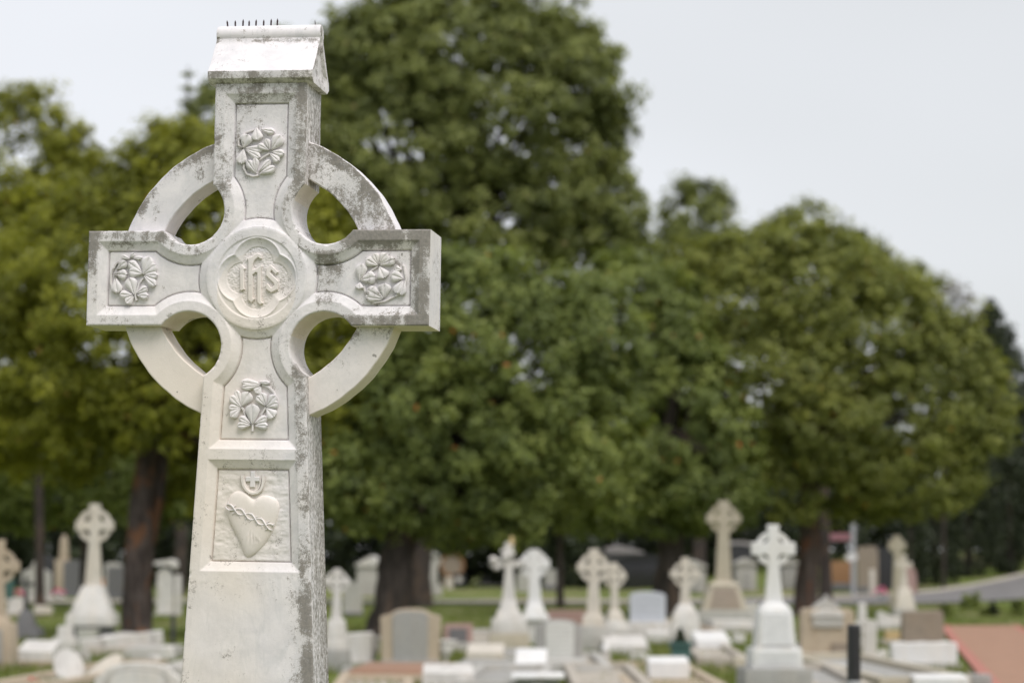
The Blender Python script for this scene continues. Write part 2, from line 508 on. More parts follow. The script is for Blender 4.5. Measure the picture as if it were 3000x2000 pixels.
def build_body():
    step = 2.0
    xs = np.arange(-514, 514.1, step)
    ys = np.concatenate([np.arange(YT + 2, -890, -step), np.arange(-890, YB - 8, -8.0)])
    X, Y = np.meshgrid(xs, ys)
    D = inside(X, Y)
    inn = D > .35
    cell = inn[:-1, :-1] | inn[1:, :-1] | inn[:-1, 1:] | inn[1:, 1:]
    used = np.zeros_like(inn)
    used[:-1, :-1] |= cell; used[1:, :-1] |= cell; used[:-1, 1:] |= cell; used[1:, 1:] |= cell
    idx = -np.ones(X.shape, int); idx[used] = np.arange(used.sum())
    x, y = X[used].copy(), Y[used].copy()
    for _ in range(5):
        d = inside(x, y); o = d < 0
        e = .05
        gx = (inside(x + e, y) - inside(x - e, y)) / (2 * e); gy = (inside(x, y + e) - inside(x, y - e)) / (2 * e)
        x = np.where(o, x - d * gx, x); y = np.where(o, y - d * gy, y)
    jj, ii = np.nonzero(cell)
    Q = np.stack([idx[jj, ii], idx[jj + 1, ii], idx[jj + 1, ii + 1], idx[jj, ii + 1]], 1)
    h = relief(x, y)
    st, wa = stain_front(x, y), warm_front(x, y)
    n = len(x)
    E_ = np.concatenate([Q[:, [0, 1]], Q[:, [1, 2]], Q[:, [2, 3]], Q[:, [3, 0]]])
    key = np.minimum(E_[:, 0], E_[:, 1]) * n + np.maximum(E_[:, 0], E_[:, 1])
    u, inv, cnt = np.unique(key, return_inverse=True, return_counts=True)
    B = E_[cnt[inv] == 1]
    nxt = {int(a): int(b) for a, b in B}
    # order the outline and add side wall rings
    start = int(B[0, 0]); loop = [start]
    while True:
        k = nxt[loop[-1]]
        if k == start or len(loop) > len(B) + 2: break
        loop.append(k)
    loop = np.array(loop); m = len(loop)
    lx, ly = x[loop], y[loop]
    e = .6
    gx = inside(lx - e, ly) - inside(lx + e, ly); gy = inside(lx, ly - e) - inside(lx, ly + e)
    nl = np.hypot(gx, gy) + 1e-6; gx, gy = gx / nl, gy / nl
    V = [np.stack([x, -h, y], 1)]; A = [st]; Wm = [wa]; Sd = [np.zeros(n)]
    rings = []
    faces = [Q]
    fr = np.linspace(0, 1, 13)
    shaft_side = sm(.55, .98, gx) * (np.abs(lx) < 330) * (1 - .55 * (np.abs(ly) < 275))
    for k, f in enumerate(fr):
        dd = dep(ly) * f
        dd[:] = np.where(k == 0, h[loop] * -1, dd)
        V.append(np.stack([lx, dd, ly], 1))
        base = np.where(gy > .5, .42, np.where(gy < -.5, .04, .16))
        A.append(base + .1 * (f > .9) + .12 * (f < .02) * (gx > .5)); Wm.append(np.where(gy < -.3, .75, np.where(gx < -.3, .5, .3)))  # warm values: cream stain, with ground bounce painted onto the undersides
        Sd.append(np.where(np.abs(lx) < 330, shaft_side * (.62 + .25 * f), np.where(gx > .7, .28, .0)))
        rings.append(n + k * m + np.arange(m))
    for a, b in zip(rings[:-1], rings[1:]):
        a2, b2 = np.roll(a, -1), np.roll(b, -1)
        faces.append(np.stack([a, b, b2, a2], 1))
    V = np.concatenate(V) * S
    ob = np_mesh("cross_body", V, np.concatenate(faces)[:, ::-1], MAT["marble"], None, 32,
                 {"stain": np.concatenate(A), "warm": np.concatenate(Wm), "side": np.concatenate(Sd)})
    part(ob)
    # flat back closing the solid
    bm = bmesh.new()
    vs = [bm.verts.new(v) for v in V[rings[-1]][::2]]
    bm.faces.new(vs)
    part(from_bm("back_face", bm, MAT["marble"]))
build_body()

def marble_attrs(o, stain, warm, side=None):
    me = o.data
    n = len(me.vertices); co = np.empty(n * 3, np.float32); me.vertices.foreach_get("co", co); co = co.reshape(-1, 3) / S
    for nm, fn in (("stain", stain), ("warm", warm), ("side", side)):
        a = me.attributes.new(nm, 'FLOAT', 'POINT')
        v = fn(co) if callable(fn) else np.full(n, fn or 0.0)
        a.data.foreach_set("value", np.asarray(v, np.float32))
    return o

# ---- ring, four quarters set back from the face
RO, RI, D0, D1 = 428.0, 325.0, 36.0, 146.0
def ring_quarter(a0, a1, stain):
    prof = []
    b = 3.0
    for t in np.linspace(0, 1, 13): prof.append((RI + b + (RO - RI - 2 * b) * t, D0))
    prof.append((RO, D0 + b))
    for t in np.linspace(.12, .88, 6): prof.append((RO, D0 + (D1 - D0) * t))
    prof += [(RO, D1 - b), (RO - b, D1), (RI + b, D1), (RI, D1 - b)]
    for t in np.linspace(.88, .12, 6): prof.append((RI, D0 + (D1 - D0) * t))
    prof.append((RI, D0 + b))
    P = np.array(prof); m = len(P); na = 61
    V = []
    for k in range(na):
        a = math.radians(a0 + (a1 - a0) * k / (na - 1))
        wob = 1 + .0012 * math.sin(a * 23) + .0008 * math.sin(a * 51)
        V.append(np.stack([P[:, 0] * math.cos(a) * wob, P[:, 1], P[:, 0] * math.sin(a) * wob], 1))
    V = np.concatenate(V)
    Q = [(k * m + i, k * m + (i + 1) % m, (k + 1) * m + (i + 1) % m, (k + 1) * m + i) for k in range(na - 1) for i in range(m)]
    o = np_mesh("ring_quarter", V * S, np.array(Q)[:, ::-1], MAT["marble"], None, 40)
    part(o)
    ang = lambda c: np.degrees(np.arctan2(c[:, 2], c[:, 0])); rad = lambda c: np.hypot(c[:, 0], c[:, 2])
    marble_attrs(o, lambda c: stain(ang(c), rad(c), c), lambda c: .22 + .4 * sm(60, 300, -c[:, 2]) * (1 - .5 * sm(0, 300, c[:, 0])) + .3 * (rad(c) < RI + 2) + .35 * (rad(c) > RO - 1) * (c[:, 2] < 0), 0.0)  # lower outer edge: painted ground bounce on top of the cream stain
ring_quarter(15, 75, lambda a, r, c: np.where(r > RO - 1, .2, .58 - .22 * sm(.2, 1, fbm(c[:, 0] * .012, c[:, 2] * .012, 2)) * 0 - .34 * np.exp(-((a - 58) / 6) ** 2) * (r < 400)))
ring_quarter(105, 165, lambda a, r, c: np.where(r > RO - 1, .25, .10 + .46 * sm(372, 412, r - 22 * np.cos(np.radians((a - 138) * 3))) * sm(160, 148, a)))
ring_quarter(195, 250, lambda a, r, c: .04 + .3 * sm(-175, -150, c[:, 2]) * (r < RO - 1))
ring_quarter(290, 345, lambda a, r, c: .07 + .34 * sm(-195, -155, c[:, 2]) * (r < RO - 1))

# ---- roof-shaped cap with ridge roll
def build_cap():
    dm = 91.0
    half = [(2, 572), (-19, 585), (-20, 589), (-19.5, 606), (-16, 609)]
    for t in np.linspace(0, 1, 9)[1:]:
        half.append((-16 + (66 + 16) * t, 609 + (714 - 609) * (t ** 1.1)))
    cz, rr = 737.0, 27.0
    for a in np.linspace(212, 90, 12):
        half.append((dm + rr * math.cos(math.radians(a)), cz + rr * math.sin(math.radians(a))))
    prof = half + [(2 * dm - d, z) for d, z in half[::-1][1:]]
    P = np.array(prof); m = len(P)
    HX = 157.0
    xs = np.concatenate([[-HX, -HX + 3], np.linspace(-HX + 12, HX - 12, 26), [HX - 3, HX]])
    V = []
    cen = np.array([dm, 650.0])
    for x in xs:
        k = .985 if abs(x) > HX - 1 else 1.0
        q = cen + (P - cen) * k
        jit = (fbm(np.full(m, x * .03 + 40), P[:, 1] * .05 + P[:, 0] * .03, 3) - .5) * 1.6
        V.append(np.stack([np.full(m, x), q[:, 0] + jit, q[:, 1]], 1))
    V = np.concatenate(V)
    Q = [(k * m + i, k * m + (i + 1) % m, (k + 1) * m + (i + 1) % m, (k + 1) * m + i) for k in range(len(xs) - 1) for i in range(m)]
    o = np_mesh("cap", V * S, Q, MAT["marble"], None, 34)
    part(o)
    marble_attrs(o, lambda c: .10 + .46 * (c[:, 2] < 607) + .42 * np.exp(-((c[:, 2] - 716) / 8) ** 2) + .05 * (c[:, 2] > 735), lambda c: .12 + .25 * (c[:, 2] < 607), 0.0)
    for sgn in (-1, 1):                         # sunk gable ends
        bm = bmesh.new()
        def ring(k, x):
            return [bm.verts.new(((sgn * x) * S, (cen[0] + (d - cen[0]) * k) * S, (cen[1] + (z - cen[1]) * k) * S)) for d, z in prof]
        r0, r1, r2 = ring(.985, HX - .2), ring(.74, HX - .4), ring(.6, HX - 9)
        for a, b in ((r0, r1), (r1, r2)):
            for i in range(m): bm.faces.new((a[i], a[(i + 1) % m], b[(i + 1) % m], b[i]))
        bm.faces.new(r2)
        g = part(from_bm("gable_end", bm, MAT["marble"], None, 30))
        marble_attrs(g, lambda c: .34 + .2 * fbm(c[:, 1] * .03, c[:, 2] * .03, 2), .35, .25)
    return o
cap = build_cap()
def spike(x, d, h, lean, r=2.6):
    bm = bmesh.new()
    rows = [(0, r * .9), (h * .72, r), (h, .3)]
    L = []
    for z, rad in rows:
        L.append([bm.verts.new(((x + lean * z + rad * math.cos(a)) * S, (d + rad * math.sin(a)) * S, (762 + z) * S)) for a in np.linspace(0, 2 * math.pi, 7)[:-1]])
    for a, b in zip(L[:-1], L[1:]):
        for i in range(6): bm.faces.new((a[i], a[(i + 1) % 6], b[(i + 1) % 6], b[i]))
    bm.faces.new(L[-1]); bm.faces.new(L[0][::-1])
    part(from_bm("spike", bm, MAT["spike"]))
for px, h, ln in ((668, 22, -.14), (690, 22, -.04), (712, 25, .02), (730, 21, 0), (750, 23.5, .03), (772.5, 22.5, .02), (794, 24.5, .03), (812.5, 25, .02), (924, 17, -.08)):
    spike(face(px, 62, 95)[0], 95, h, ln, 2.7 if px < 900 else 1.3)

# ---- carved leaves: base point, tip point, width (all read off the photograph)
def leaflet(parent, b, t, width, lift=10.0, rise=3.5, notch=.17, groove=2.8):
    bx, by = b; tx, ty = t
    L = math.hypot(tx - bx, ty - by); ux, uy = (tx - bx) / L, (ty - by) / L
    nt, ns = 11, 9
    V, Q = [], []
    for i in range(nt):
        f = i / (nt - 1)
        ww = width * .54 * (.10 + .90 * (f / .66) ** .85 if f < .66 else math.sqrt(max(.02, 1 - ((f - .66) / .345) ** 2)))
        for j in range(ns):
            s_ = -1 + 2 * j / (ns - 1)
            ff = f - notch * f ** 6 * math.exp(-(s_ / .3) ** 2)
            px_, py_ = bx + ux * L * ff - uy * ww * s_, by + uy * L * ff + ux * ww * s_
            hh = FLOOR + lift * (.55 + .35 * f) + rise * (1 - s_ * s_) + 2.0 * math.sin(math.pi * f) - groove * math.exp(-(s_ / .2) ** 2) - 1.5 * (abs(s_) > .95)
            hh += (random.random() - .5) * .9
            V.append((px_, -hh, py_))
    for i in range(nt - 1):
        for j in range(ns - 1):
            a = i * ns + j
            Q.append((a, a + 1, a + ns + 1, a + ns))
    per = [j for j in range(ns)] + [i * ns + ns - 1 for i in range(1, nt)] + [(nt - 1) * ns + j for j in range(ns - 2, -1, -1)] + [i * ns for i in range(nt - 2, 0, -1)]
    n0 = len(V)
    cx, cy = (bx + tx) / 2, (by + ty) / 2
    for k in per:
        x, _, y = V[k]
        V.append((cx + (x - cx) * .93, -(FLOOR - 2), cy + (y - cy) * .93))
    for i in range(len(per)):
        k2 = (i + 1) % len(per)
        Q.append((per[i], n0 + i, n0 + k2, per[k2]))
    o = np_mesh("leaf", np.array(V) * S, np.array(Q)[:, ::-1], MAT["marble"], parent, 34)
    return o
def tube(pts, r, n=6, r_end=None, heights=None):
    """tapered tube following (x, y, h) design points; returns V, Q"""
    V, Q = [], []
    m = len(pts)
    for i, p in enumerate(pts):
        p = Vector(p)
        d = (Vector(pts[min(i + 1, m - 1)]) - Vector(pts[max(i - 1, 0)])).normalized()
        a = d.cross(Vector((0, 0, 1)))
        a = a.normalized() if a.length > 1e-4 else Vector((1, 0, 0))
        b = d.cross(a).normalized()
        rr = r if r_end is None else r + (r_end - r) * i / (m - 1)
        for k in range(n):
            t = 2 * math.pi * k / n
            q = p + a * rr * math.cos(t) + b * rr * math.sin(t)
            V.append((q.x, -q.z, q.y))
    for i in range(m - 1):
        for k in range(n):
            Q.append((i * n + k, i * n + (k + 1) % n, (i + 1) * n + (k + 1) % n, (i + 1) * n + k))
    return V, Q
def tubes_obj(name, parent, specs):
    V, Q = [], []
    for pts, r, re in specs:
        v, q = tube(pts, r, 6, re)
        Q += [tuple(i + len(V) for i in f) for f in q]; V += v
    return np_mesh(name, np.array(V) * S, np.array(Q), MAT["marble"], parent, 60)

def wreath(stems, leaves, stain, ox, oy, k, label):
    """stems and leaves in pixels of an enlarged view: photo = (ox, oy) + k * value"""
    fc = lambda p: face(ox + p[0] * k, oy + p[1] * k, 12)
    sp = []
    for s_ in stems:
        pts = [fc(p) for p in s_]
        sp.append(([(x, y, FLOOR + 4) for x, y in pts], 4.2, 3.4))
    o = tubes_obj("shamrock_wreath", None, sp); part(o); o["label"] = label
    marble_attrs(o, stain, .35, 0.0)
    for (b, t, w, *rest) in leaves:
        kw = dict(zip(("lift", "rise", "notch", "groove"), rest))
        # wide leaves of a shamrock are two half blades: model as one blade with a deep fold
        l = leaflet(o, fc(b), fc(t), w * k * 1.02, **kw)
        marble_attrs(l, stain, .3, 0.0)
k3 = 200 / 1742
wreath([[(480, 1000), (470, 1150), (540, 1300), (700, 1360), (850, 1340)], [(1130, 780), (960, 880), (860, 960)], [(430, 640), (330, 560), (350, 420), (520, 250), (740, 180)]],
       [((800, 1290), (570, 970), 210, 12), ((790, 1270), (780, 900), 170, 13), ((850, 1260), (1170, 960), 170, 12), ((870, 1310), (1290, 1140), 190, 12),
        ((460, 640), (590, 300), 310, 12), ((470, 680), (400, 1060), 270, 12), ((520, 650), (960, 690), 200, 11), ((530, 690), (900, 900), 200, 12),
        ((1130, 710), (850, 570), 170, 15), ((1150, 690), (1050, 420), 160, 15), ((1190, 690), (1430, 330), 310, 14, 4), ((1200, 740), (1510, 800), 190, 14), ((1150, 790), (1380, 990), 190, 14),
        ((800, 130), (830, 460), 290, 14), ((920, 170), (1270, 250), 170, 12)],
       .20, 660, 360, k3, "ring of carved shamrock leaves on the top arm")
k4 = 170 / 1568
wreath([[(830, 1390), (800, 1250), (900, 920), (1010, 780)], [(200, 1150), (140, 900), (150, 650), (280, 400), (520, 260)]],
       [((780, 1220), (650, 780), 330, 13), ((740, 1240), (390, 1230), 230, 13), ((760, 1270), (560, 1460), 220, 13), ((830, 1200), (1140, 1040), 190, 13), ((850, 1250), (1160, 1270), 200, 13),
        ((1020, 680), (1200, 210), 330, 14), ((1040, 660), (1360, 420), 300, 13), ((1060, 690), (1410, 720), 210, 13), ((1050, 730), (1350, 990), 230, 14), ((1000, 660), (650, 590), 300, 12), ((980, 620), (620, 350), 260, 11),
        ((260, 760), (330, 1190), 290, 12), ((220, 680), (590, 700), 280, 11), ((300, 560), (560, 330), 230, 10), ((650, 260), (440, 200), 130, 10), ((650, 250), (790, 110), 140, 10), ((700, 240), (1000, 240), 110, 9)],
       lambda c: .10 + .5 * sm(345, 420, -c[:, 0]) * sm(-35, 20, c[:, 2]), 310, 730, k4, "ring of carved shamrock leaves with black crust on the left arm")
wreath([[(700, 470), (540, 570), (450, 690)], [(330, 1000), (400, 1250), (620, 1440), (900, 1400), (1160, 1270)], [(1180, 1270), (1420, 1100), (1480, 800), (1420, 480), (1380, 420)]],
       [((710, 440), (400, 280), 270, 14), ((720, 400), (620, 120), 230, 13), ((760, 400), (960, 120), 260, 13), ((780, 430), (1190, 270), 250, 13), ((760, 480), (900, 790), 330, 12),
        ((230, 850), (290, 390), 300, 12), ((250, 840), (660, 740), 330, 13), ((230, 900), (210, 1080), 220, 12),
        ((860, 1330), (420, 1090), 330, 13), ((880, 1310), (900, 930), 350, 13), ((850, 1360), (370, 1290), 200, 11),
        ((1400, 800), (1080, 690), 330, 12), ((1380, 850), (1210, 1200), 270, 12), ((1440, 850), (1350, 1250), 200, 11), ((1360, 560), (1180, 530), 180, 10)],
       .26, 1030, 730, k4, "ring of broad carved shamrock leaves on the stained right arm")
wreath([[(730, 1500), (740, 1400), (730, 1250)], [(1100, 860), (1030, 960), (960, 1060)], [(440, 850), (500, 940), (560, 1150)], [(1000, 240), (1180, 320), (1300, 440), (1360, 560)]],
       [((740, 1300), (750, 770), 370, 15, 4), ((700, 1300), (390, 1130), 200, 13), ((690, 1340), (340, 1350), 200, 13), ((790, 1290), (1140, 1130), 200, 13), ((800, 1350), (1160, 1360), 200, 13),
        ((430, 850), (150, 560), 240, 13), ((420, 860), (110, 870), 190, 12), ((420, 880), (160, 1120), 230, 13), ((450, 830), (300, 400), 190, 11), ((450, 820), (660, 450), 330, 12),
        ((1120, 830), (1380, 540), 250, 13), ((1120, 850), (1440, 730), 240, 13), ((1120, 880), (1330, 1130), 310, 13), ((1090, 810), (860, 560), 200, 14), ((1110, 790), (990, 470), 210, 13),
        ((970, 230), (450, 170), 190, 13), ((950, 270), (460, 320), 200, 14), ((960, 300), (840, 480), 250, 11), ((900, 180), (1200, 200), 120, 10)],
       .08, 660, 1100, k4, "ring of carved shamrock leaves below the medallion")

# ---- raised letters of the monogram and small relief polygons
def relief_poly(name, pts, h0, h1, bev, parent=None, stain=.1, warm=.4):
    bm = bmesh.new()
    vs = [bm.verts.new((x * S, -h0 * S, y * S)) for x, y in pts]
    f = bm.faces.new(vs); f.normal_update()
    top = bmesh.ops.extrude_face_region(bm, geom=[f])
    tv = [g for g in top["geom"] if isinstance(g, bmesh.types.BMVert)]
    tf = [g for g in top["geom"] if isinstance(g, bmesh.types.BMFace)]
    for v in tv: v.co.y = -(h1 - bev) * S
    r = bmesh.ops.inset_region(bm, faces=tf, thickness=bev * S, depth=0, use_even_offset=True)
    for v in {v for f_ in tf for v in f_.verts}: v.co.y = -h1 * S
    o = from_bm(name, bm, MAT["marble"], parent, 30)
    if parent is None: part(o)
    return marble_attrs(o, stain, warm, 0.0)
z4 = lambda L: [face(600 + a * .2296, 640 + b * .2296, 8) for a, b in L]
LETTERS = {
    "letter_i": [(447, 625), (478, 590), (520, 640), (500, 662), (500, 880), (512, 905), (470, 925), (440, 912), (452, 890)],
    "letter_h": [(540, 505), (600, 490), (630, 462), (680, 440), (725, 462), (730, 512), (712, 522), (680, 498), (640, 530), (612, 590), (612, 652), (660, 640), (722, 588), (734, 610), (722, 640),
                 (722, 1050), (745, 1080), (705, 1104), (668, 1068), (668, 692), (648, 690), (612, 722), (612, 1010), (640, 1026), (598, 1078), (552, 1040), (552, 540)],
    "letter_s": [(842, 588), (942, 684), (905, 718), (850, 660), (836, 690), (942, 800), (934, 905), (850, 948), (778, 902), (782, 840), (804, 828), (850, 884), (886, 852), (880, 828), (778, 726), (786, 640)],
}
for nm, L in LETTERS.items():
    relief_poly(nm, z4(L), -15.5, -5.0, 2.0, None, .10, .55)

# ---- heart with crown of thorns
zh = 200 / 980
hf = lambda p, dd=12: face(660 + p[0] * zh, 1340 + p[1] * zh, dd)
HEART = [(425, 590), (480, 555), (540, 540), (610, 540), (680, 565), (740, 610), (768, 680), (770, 760), (750, 860), (720, 950), (680, 1050), (620, 1160), (540, 1270), (460, 1350), (380, 1410), (320, 1428), (285, 1410), (255, 1350), (210, 1240), (150, 1110), (80, 970), (30, 850), (12, 750), (20, 650), (50, 570), (105, 505), (180, 475), (260, 485), (320, 520), (380, 575)]
def smooth_closed(P, n=6):
    P = np.array(P); m = len(P); out = []
    for i in range(m):
        a, b, c, d = P[i - 1], P[i], P[(i + 1) % m], P[(i + 2) % m]
        for k in range(n):
            t = k / n
            out.append(.5 * ((2 * b) + (-a + c) * t + (2 * a - 5 * b + 4 * c - d) * t * t + (-a + 3 * b - 3 * c + d) * t ** 3))
    return np.array(out)
HP = smooth_closed([hf(p) for p in HEART], 5)
HC = HP.mean(0)
WND = [hf((345, 1135)), hf((470, 1195))]
def heart_h(k, x, y):
    base = FLOOR - 1 + 13.0 * math.sqrt(max(0, 1 - k ** 4.5))
    a, b = np.array(WND[0]), np.array(WND[1]); p = np.array((x, y))
    t = np.clip(np.dot(p - a, b - a) / np.dot(b - a, b - a), 0, 1)
    dd = np.linalg.norm(p - (a + (b - a) * t))
    return base - 2.6 * math.exp(-(dd / 2.6) ** 2) + 1.6 * math.exp(-((dd - 5) / 2.5) ** 2)
def build_heart():
    V, Q = [], []
    ks = [1.0, .985, .96, .92, .87, .81, .74, .66, .57, .48, .38, .28, .18, .09]
    m = len(HP)
    for k in ks:
        for p in HP:
            q = HC + (p - HC) * k
            V.append((q[0], -heart_h(k, *q), q[1]))
    V.append((HC[0], -heart_h(0, *HC), HC[1]))
    for r in range(len(ks) - 1):
        for i in range(m): Q.append((r * m + i, r * m + (i + 1) % m, (r + 1) * m + (i + 1) % m, (r + 1) * m + i))
    V = np.array(V); last = (len(ks) - 1) * m
    for i in range(0, m, 2): Q.append((last + i, last + (i + 1) % m, last + (i + 2) % m, len(V) - 1))
    o = part(np_mesh("heart", V * S, np.array(Q), MAT["marble"], None, 60)); o["label"] = "carved heart bound with thorns on the lower panel"
    return marble_attrs(o, .06, .55, 0.0)
heart = build_heart()
def thorn_band():
    a, b = np.array((15, 690.)), np.array((690, 1010.))
    specs = []
    d = (b - a) / np.linalg.norm(b - a); nrm = np.array((-d[1], d[0]))
    for ph in (0, math.pi):
        pts = []
        for i in range(61):
            t = i / 60
            w = math.sin(t * math.pi * 4.6 + ph + .4)
            p = a + (b - a) * t + nrm * (40 * w + 26 * math.sin(t * math.pi) * -.4)
            x, y = hf(p)
            k = np.linalg.norm((np.array((x, y)) - HC))
            edge = 1 - min(t, 1 - t) * 2
            h = FLOOR + 12.5 - 7 * max(0, edge - .75) * 3 + 1.6 * math.cos(t * math.pi * 4.6 + ph + .4)
            pts.append((x, y, h))
        specs.append((pts, 2.5, 2.3))
    for i in range(17):
        t = .03 + .94 * i / 16
        sg = 1 if i % 2 else -1
        p0 = a + (b - a) * t + nrm * sg * 34; p1 = p0 + nrm * sg * 44 + d * (26 if i % 3 else -20)
        (x0, y0), (x1, y1) = hf(p0), hf(p1)
        specs.append(([(x0, y0, FLOOR + 12.0), ((x0 + x1) / 2, (y0 + y1) / 2, FLOOR + 13.0), (x1, y1, FLOOR + 11.0)], 1.7, .7))
    o = tubes_obj("crown_of_thorns", heart, specs)
    marble_attrs(o, .05, .3, 0.0)
    cup = [(240, 255), (245, 330), (262, 400), (300, 462), (345, 500), (400, 516), (460, 505), (510, 462), (535, 400), (545, 330), (548, 262)]
    cp = [hf(p) for p in cup]
    o = tubes_obj("flame_cup", heart, [([(x, y, FLOOR + 3.5) for x, y in cp], 6.0, 5.4), ([(HC[0] + (x - HC[0]) * .78 - 2, y + 5, FLOOR + 3) for x, y in cp[1:-1]], 3.0, 2.6)])
    marble_attrs(o, .06, .5, 0.0)
thorn_band()
relief_poly("small_cross", [hf(p) for p in [(360, 195), (428, 195), (428, 272), (495, 275), (490, 342), (428, 342), (425, 425), (352, 425), (356, 342), (292, 342), (290, 275), (360, 272)]], FLOOR - 3, FLOOR + 6, 1.6, heart, .05, .3)

# ---- plinth under the shaft, below the picture
def frustum(bm, x0, x1, y0, y1, z0, z1, tx=0.0, ty=0.0):
    c = [(x0, y0, z0), (x1, y0, z0), (x1, y1, z0), (x0, y1, z0), (x0 + tx, y0 + ty, z1), (x1 - tx, y0 + ty, z1), (x1 - tx, y1 - ty, z1), (x0 + tx, y1 - ty, z1)]
    v = [bm.verts.new(p) for p in c]
    for f in ((3, 2, 1, 0), (4, 5, 6, 7), (0, 1, 5, 4), (1, 2, 6, 5), (2, 3, 7, 6), (3, 0, 4, 7)): bm.faces.new([v[i] for i in f])
def solid(name, mat, parent, x0, x1, y0, y1, z0, z1, tx=0.0, ty=0.0, bev=.012):
    bm = bmesh.new(); frustum(bm, x0, x1, y0, y1, z0, z1, tx, ty)
    if bev: bmesh.ops.bevel(bm, geom=bm.edges[:], offset=bev, segments=2, affect='EDGES', profile=.6)
    return from_bm(name, bm, mat, parent, 40)
pb = part(solid("pedestal", MAT["marble"], None, -.26, .26, -.16, .36, -2050 * S, -1498 * S, .03, .03)); marble_attrs(pb, .12, .3)
pb = part(solid("plinth", MAT["marble"], None, -.42, .42, -.32, .52, -2330 * S, -2052 * S, .02, .02)); marble_attrs(pb, .2, .3)
part(solid("step", MAT["conc"], None, -.6, .6, -.5, .7, -2640 * S, -2332 * S, .01, .01))

# ================================================================== gravestones
G_CELT = "Celtic crosses in the cemetery"
G_HEAD = "headstones in the cemetery"
G_SLAB = "grave slabs and ledgers"
G_VAULT = "family vaults along the back"
class Grave:
    """a monument whose base centre is seen at (px, yb) in the photo; lengths given in photo pixels there"""
    def __init__(s, name, px, yb, label, cat, group=None, rz=0.0):
        s.p = ground_at(px, yb); s.Z = s.p.y; s.yb = yb
        s.k = s.Z / F * (1.0 / math.cos(0.03))
        s.e = empty(name, s.p - Vector((0, 0, .03)), rz)
        _r = random.Random(px * 7 + yb)
        s.e.rotation_euler = (_r.gauss(0, .008), _r.gauss(0, .010), rz + _r.gauss(0, .03))
        tag(s.e, label, cat, group, 'thing')
        s.d = 0.0
    def z(s, y): return (s.yb - y) * s.k + (.03 if y < s.yb else 0)
    def block(s, name, mat, y0, y1, hw0, hw1=None, cx=0, depth=None, bev=.012, dy=0.0):
        """frustum from photo rows y0 (bottom) to y1 (top)"""
        hw1 = hw0 if hw1 is None else hw1
        k = s.k; dd = (hw0 * k if depth is None else depth / 2)
        t = max(0, (hw0 - hw1) * k)
        w = max(hw0, hw1) * k
        if hw1 > hw0:
            bm = bmesh.new(); frustum(bm, (cx - hw0) * k, (cx + hw0) * k, dy - dd, dy + dd, s.z(y0), s.z(y1), -(hw1 - hw0) * k, -(hw1 - hw0) * k * .6)
            return from_bm(name, bm, MAT[mat], s.e, 40)
        return solid(name, MAT[mat], s.e, (cx - hw0) * k, (cx + hw0) * k, dy - dd, dy + dd, s.z(y0), s.z(y1), t, min(t, dd * .6), min(bev, dd * .3, abs(s.z(y1) - s.z(y0)) * .3))
    def prism(s, name, mat, pts, y0, y1, bev=.01, parent=None):
        """outline in photo pixels relative to (px, yb): x right, y = photo row; extruded from depth y0 to y1"""
        P = [(x * s.k, s.z(y)) for x, y in pts]
        return prism_obj(name, MAT[mat], parent or s.e, P, y0, y1, bev)
def prism_obj(name, mat, parent, P, y0, y1, bev=.01):
    bm = bmesh.new()
    a = [bm.verts.new((x, y0, z)) for x, z in P]; b = [bm.verts.new((x, y1, z)) for x, z in P]
    n = len(P)
    bm.faces.new(a); bm.faces.new(b[::-1])
    for i in range(n): bm.faces.new((a[i], b[i], b[(i + 1) % n], a[(i + 1) % n]))
    if bev:
        bmesh.ops.recalc_face_normals(bm, faces=bm.faces[:])
        eds = [e for e in bm.edges if len(e.link_faces) == 2 and e.calc_face_angle(0) > .6]
        bmesh.ops.bevel(bm, geom=eds, offset=bev, segments=1, affect='EDGES')
    return from_bm(name, bm, mat, parent, 35)
def arch(hw, ys, yt, n=14, kind="seg"):
    """top outline from right shoulder to left shoulder"""
    out = []
    for i in range(n + 1):
        t = i / n; x = hw * math.cos(math.pi * t)
        out.append((x, ys + (yt - ys) * (math.sin(math.pi * t) if kind == "round" else 1 - (2 * t - 1) ** 2)))
    return out

def cross_outline(hw_b, hw_c, arm, ah, ybot, yc, ytop, flare=1.0):
    """cross polygon in (x, row) with hollowed armpits"""
    P = [(-hw_b, ybot)]
    def pit(sx, sy):
        r = min(hw_c, ah) * .75
        c = (sx * (hw_c + r * .75), yc + sy * (ah + r * .75))
        return c, r
    pts = [(hw_b, ybot)]
    def corner(sx, sy, order):
        c, r = pit(sx, sy)
        a = math.atan2(-sy, -sx)
        res = [(c[0] + r * math.cos(a + t), c[1] + r * math.sin(a + t)) for t in np.linspace(-.9, .9, 7)]
        # order so that the path runs shaft->arm or arm->shaft
        res.sort(key=lambda p: abs(p[0]), reverse=(order == "in"))
        return res
    pts += corner(1, 1, "out") + [(arm * .55, yc + ah), (arm, yc + ah * flare), (arm, yc - ah * flare), (arm * .55, yc - ah)] + corner(1, -1, "in")
    pts += [(hw_c, ytop), (-hw_c, ytop)]
    pts += corner(-1, -1, "out") + [(-arm * .55, yc - ah), (-arm, yc - ah * flare), (-arm, yc + ah * flare), (-arm * .55, yc + ah)] + corner(-1, 1, "in")
    pts += [(-hw_b, ybot)]
    return pts
def ring_mesh(name, mat, parent, cx, cz, ro, ri, y0, y1, n=40):
    V, Q = [], []
    for i in range(n):
        a = 2 * math.pi * i / n
        for r, y in ((ro, y0), (ro, y1), (ri, y1), (ri, y0)):
            V.append((cx + r * math.cos(a), y, cz + r * math.sin(a)))
    for i in range(n):
        j = (i + 1) % n
        for k in range(4): Q.append((i * 4 + k, i * 4 + (k + 1) % 4, j * 4 + (k + 1) % 4, j * 4 + k))
    return np_mesh(name, V, Q, mat, parent, 40)

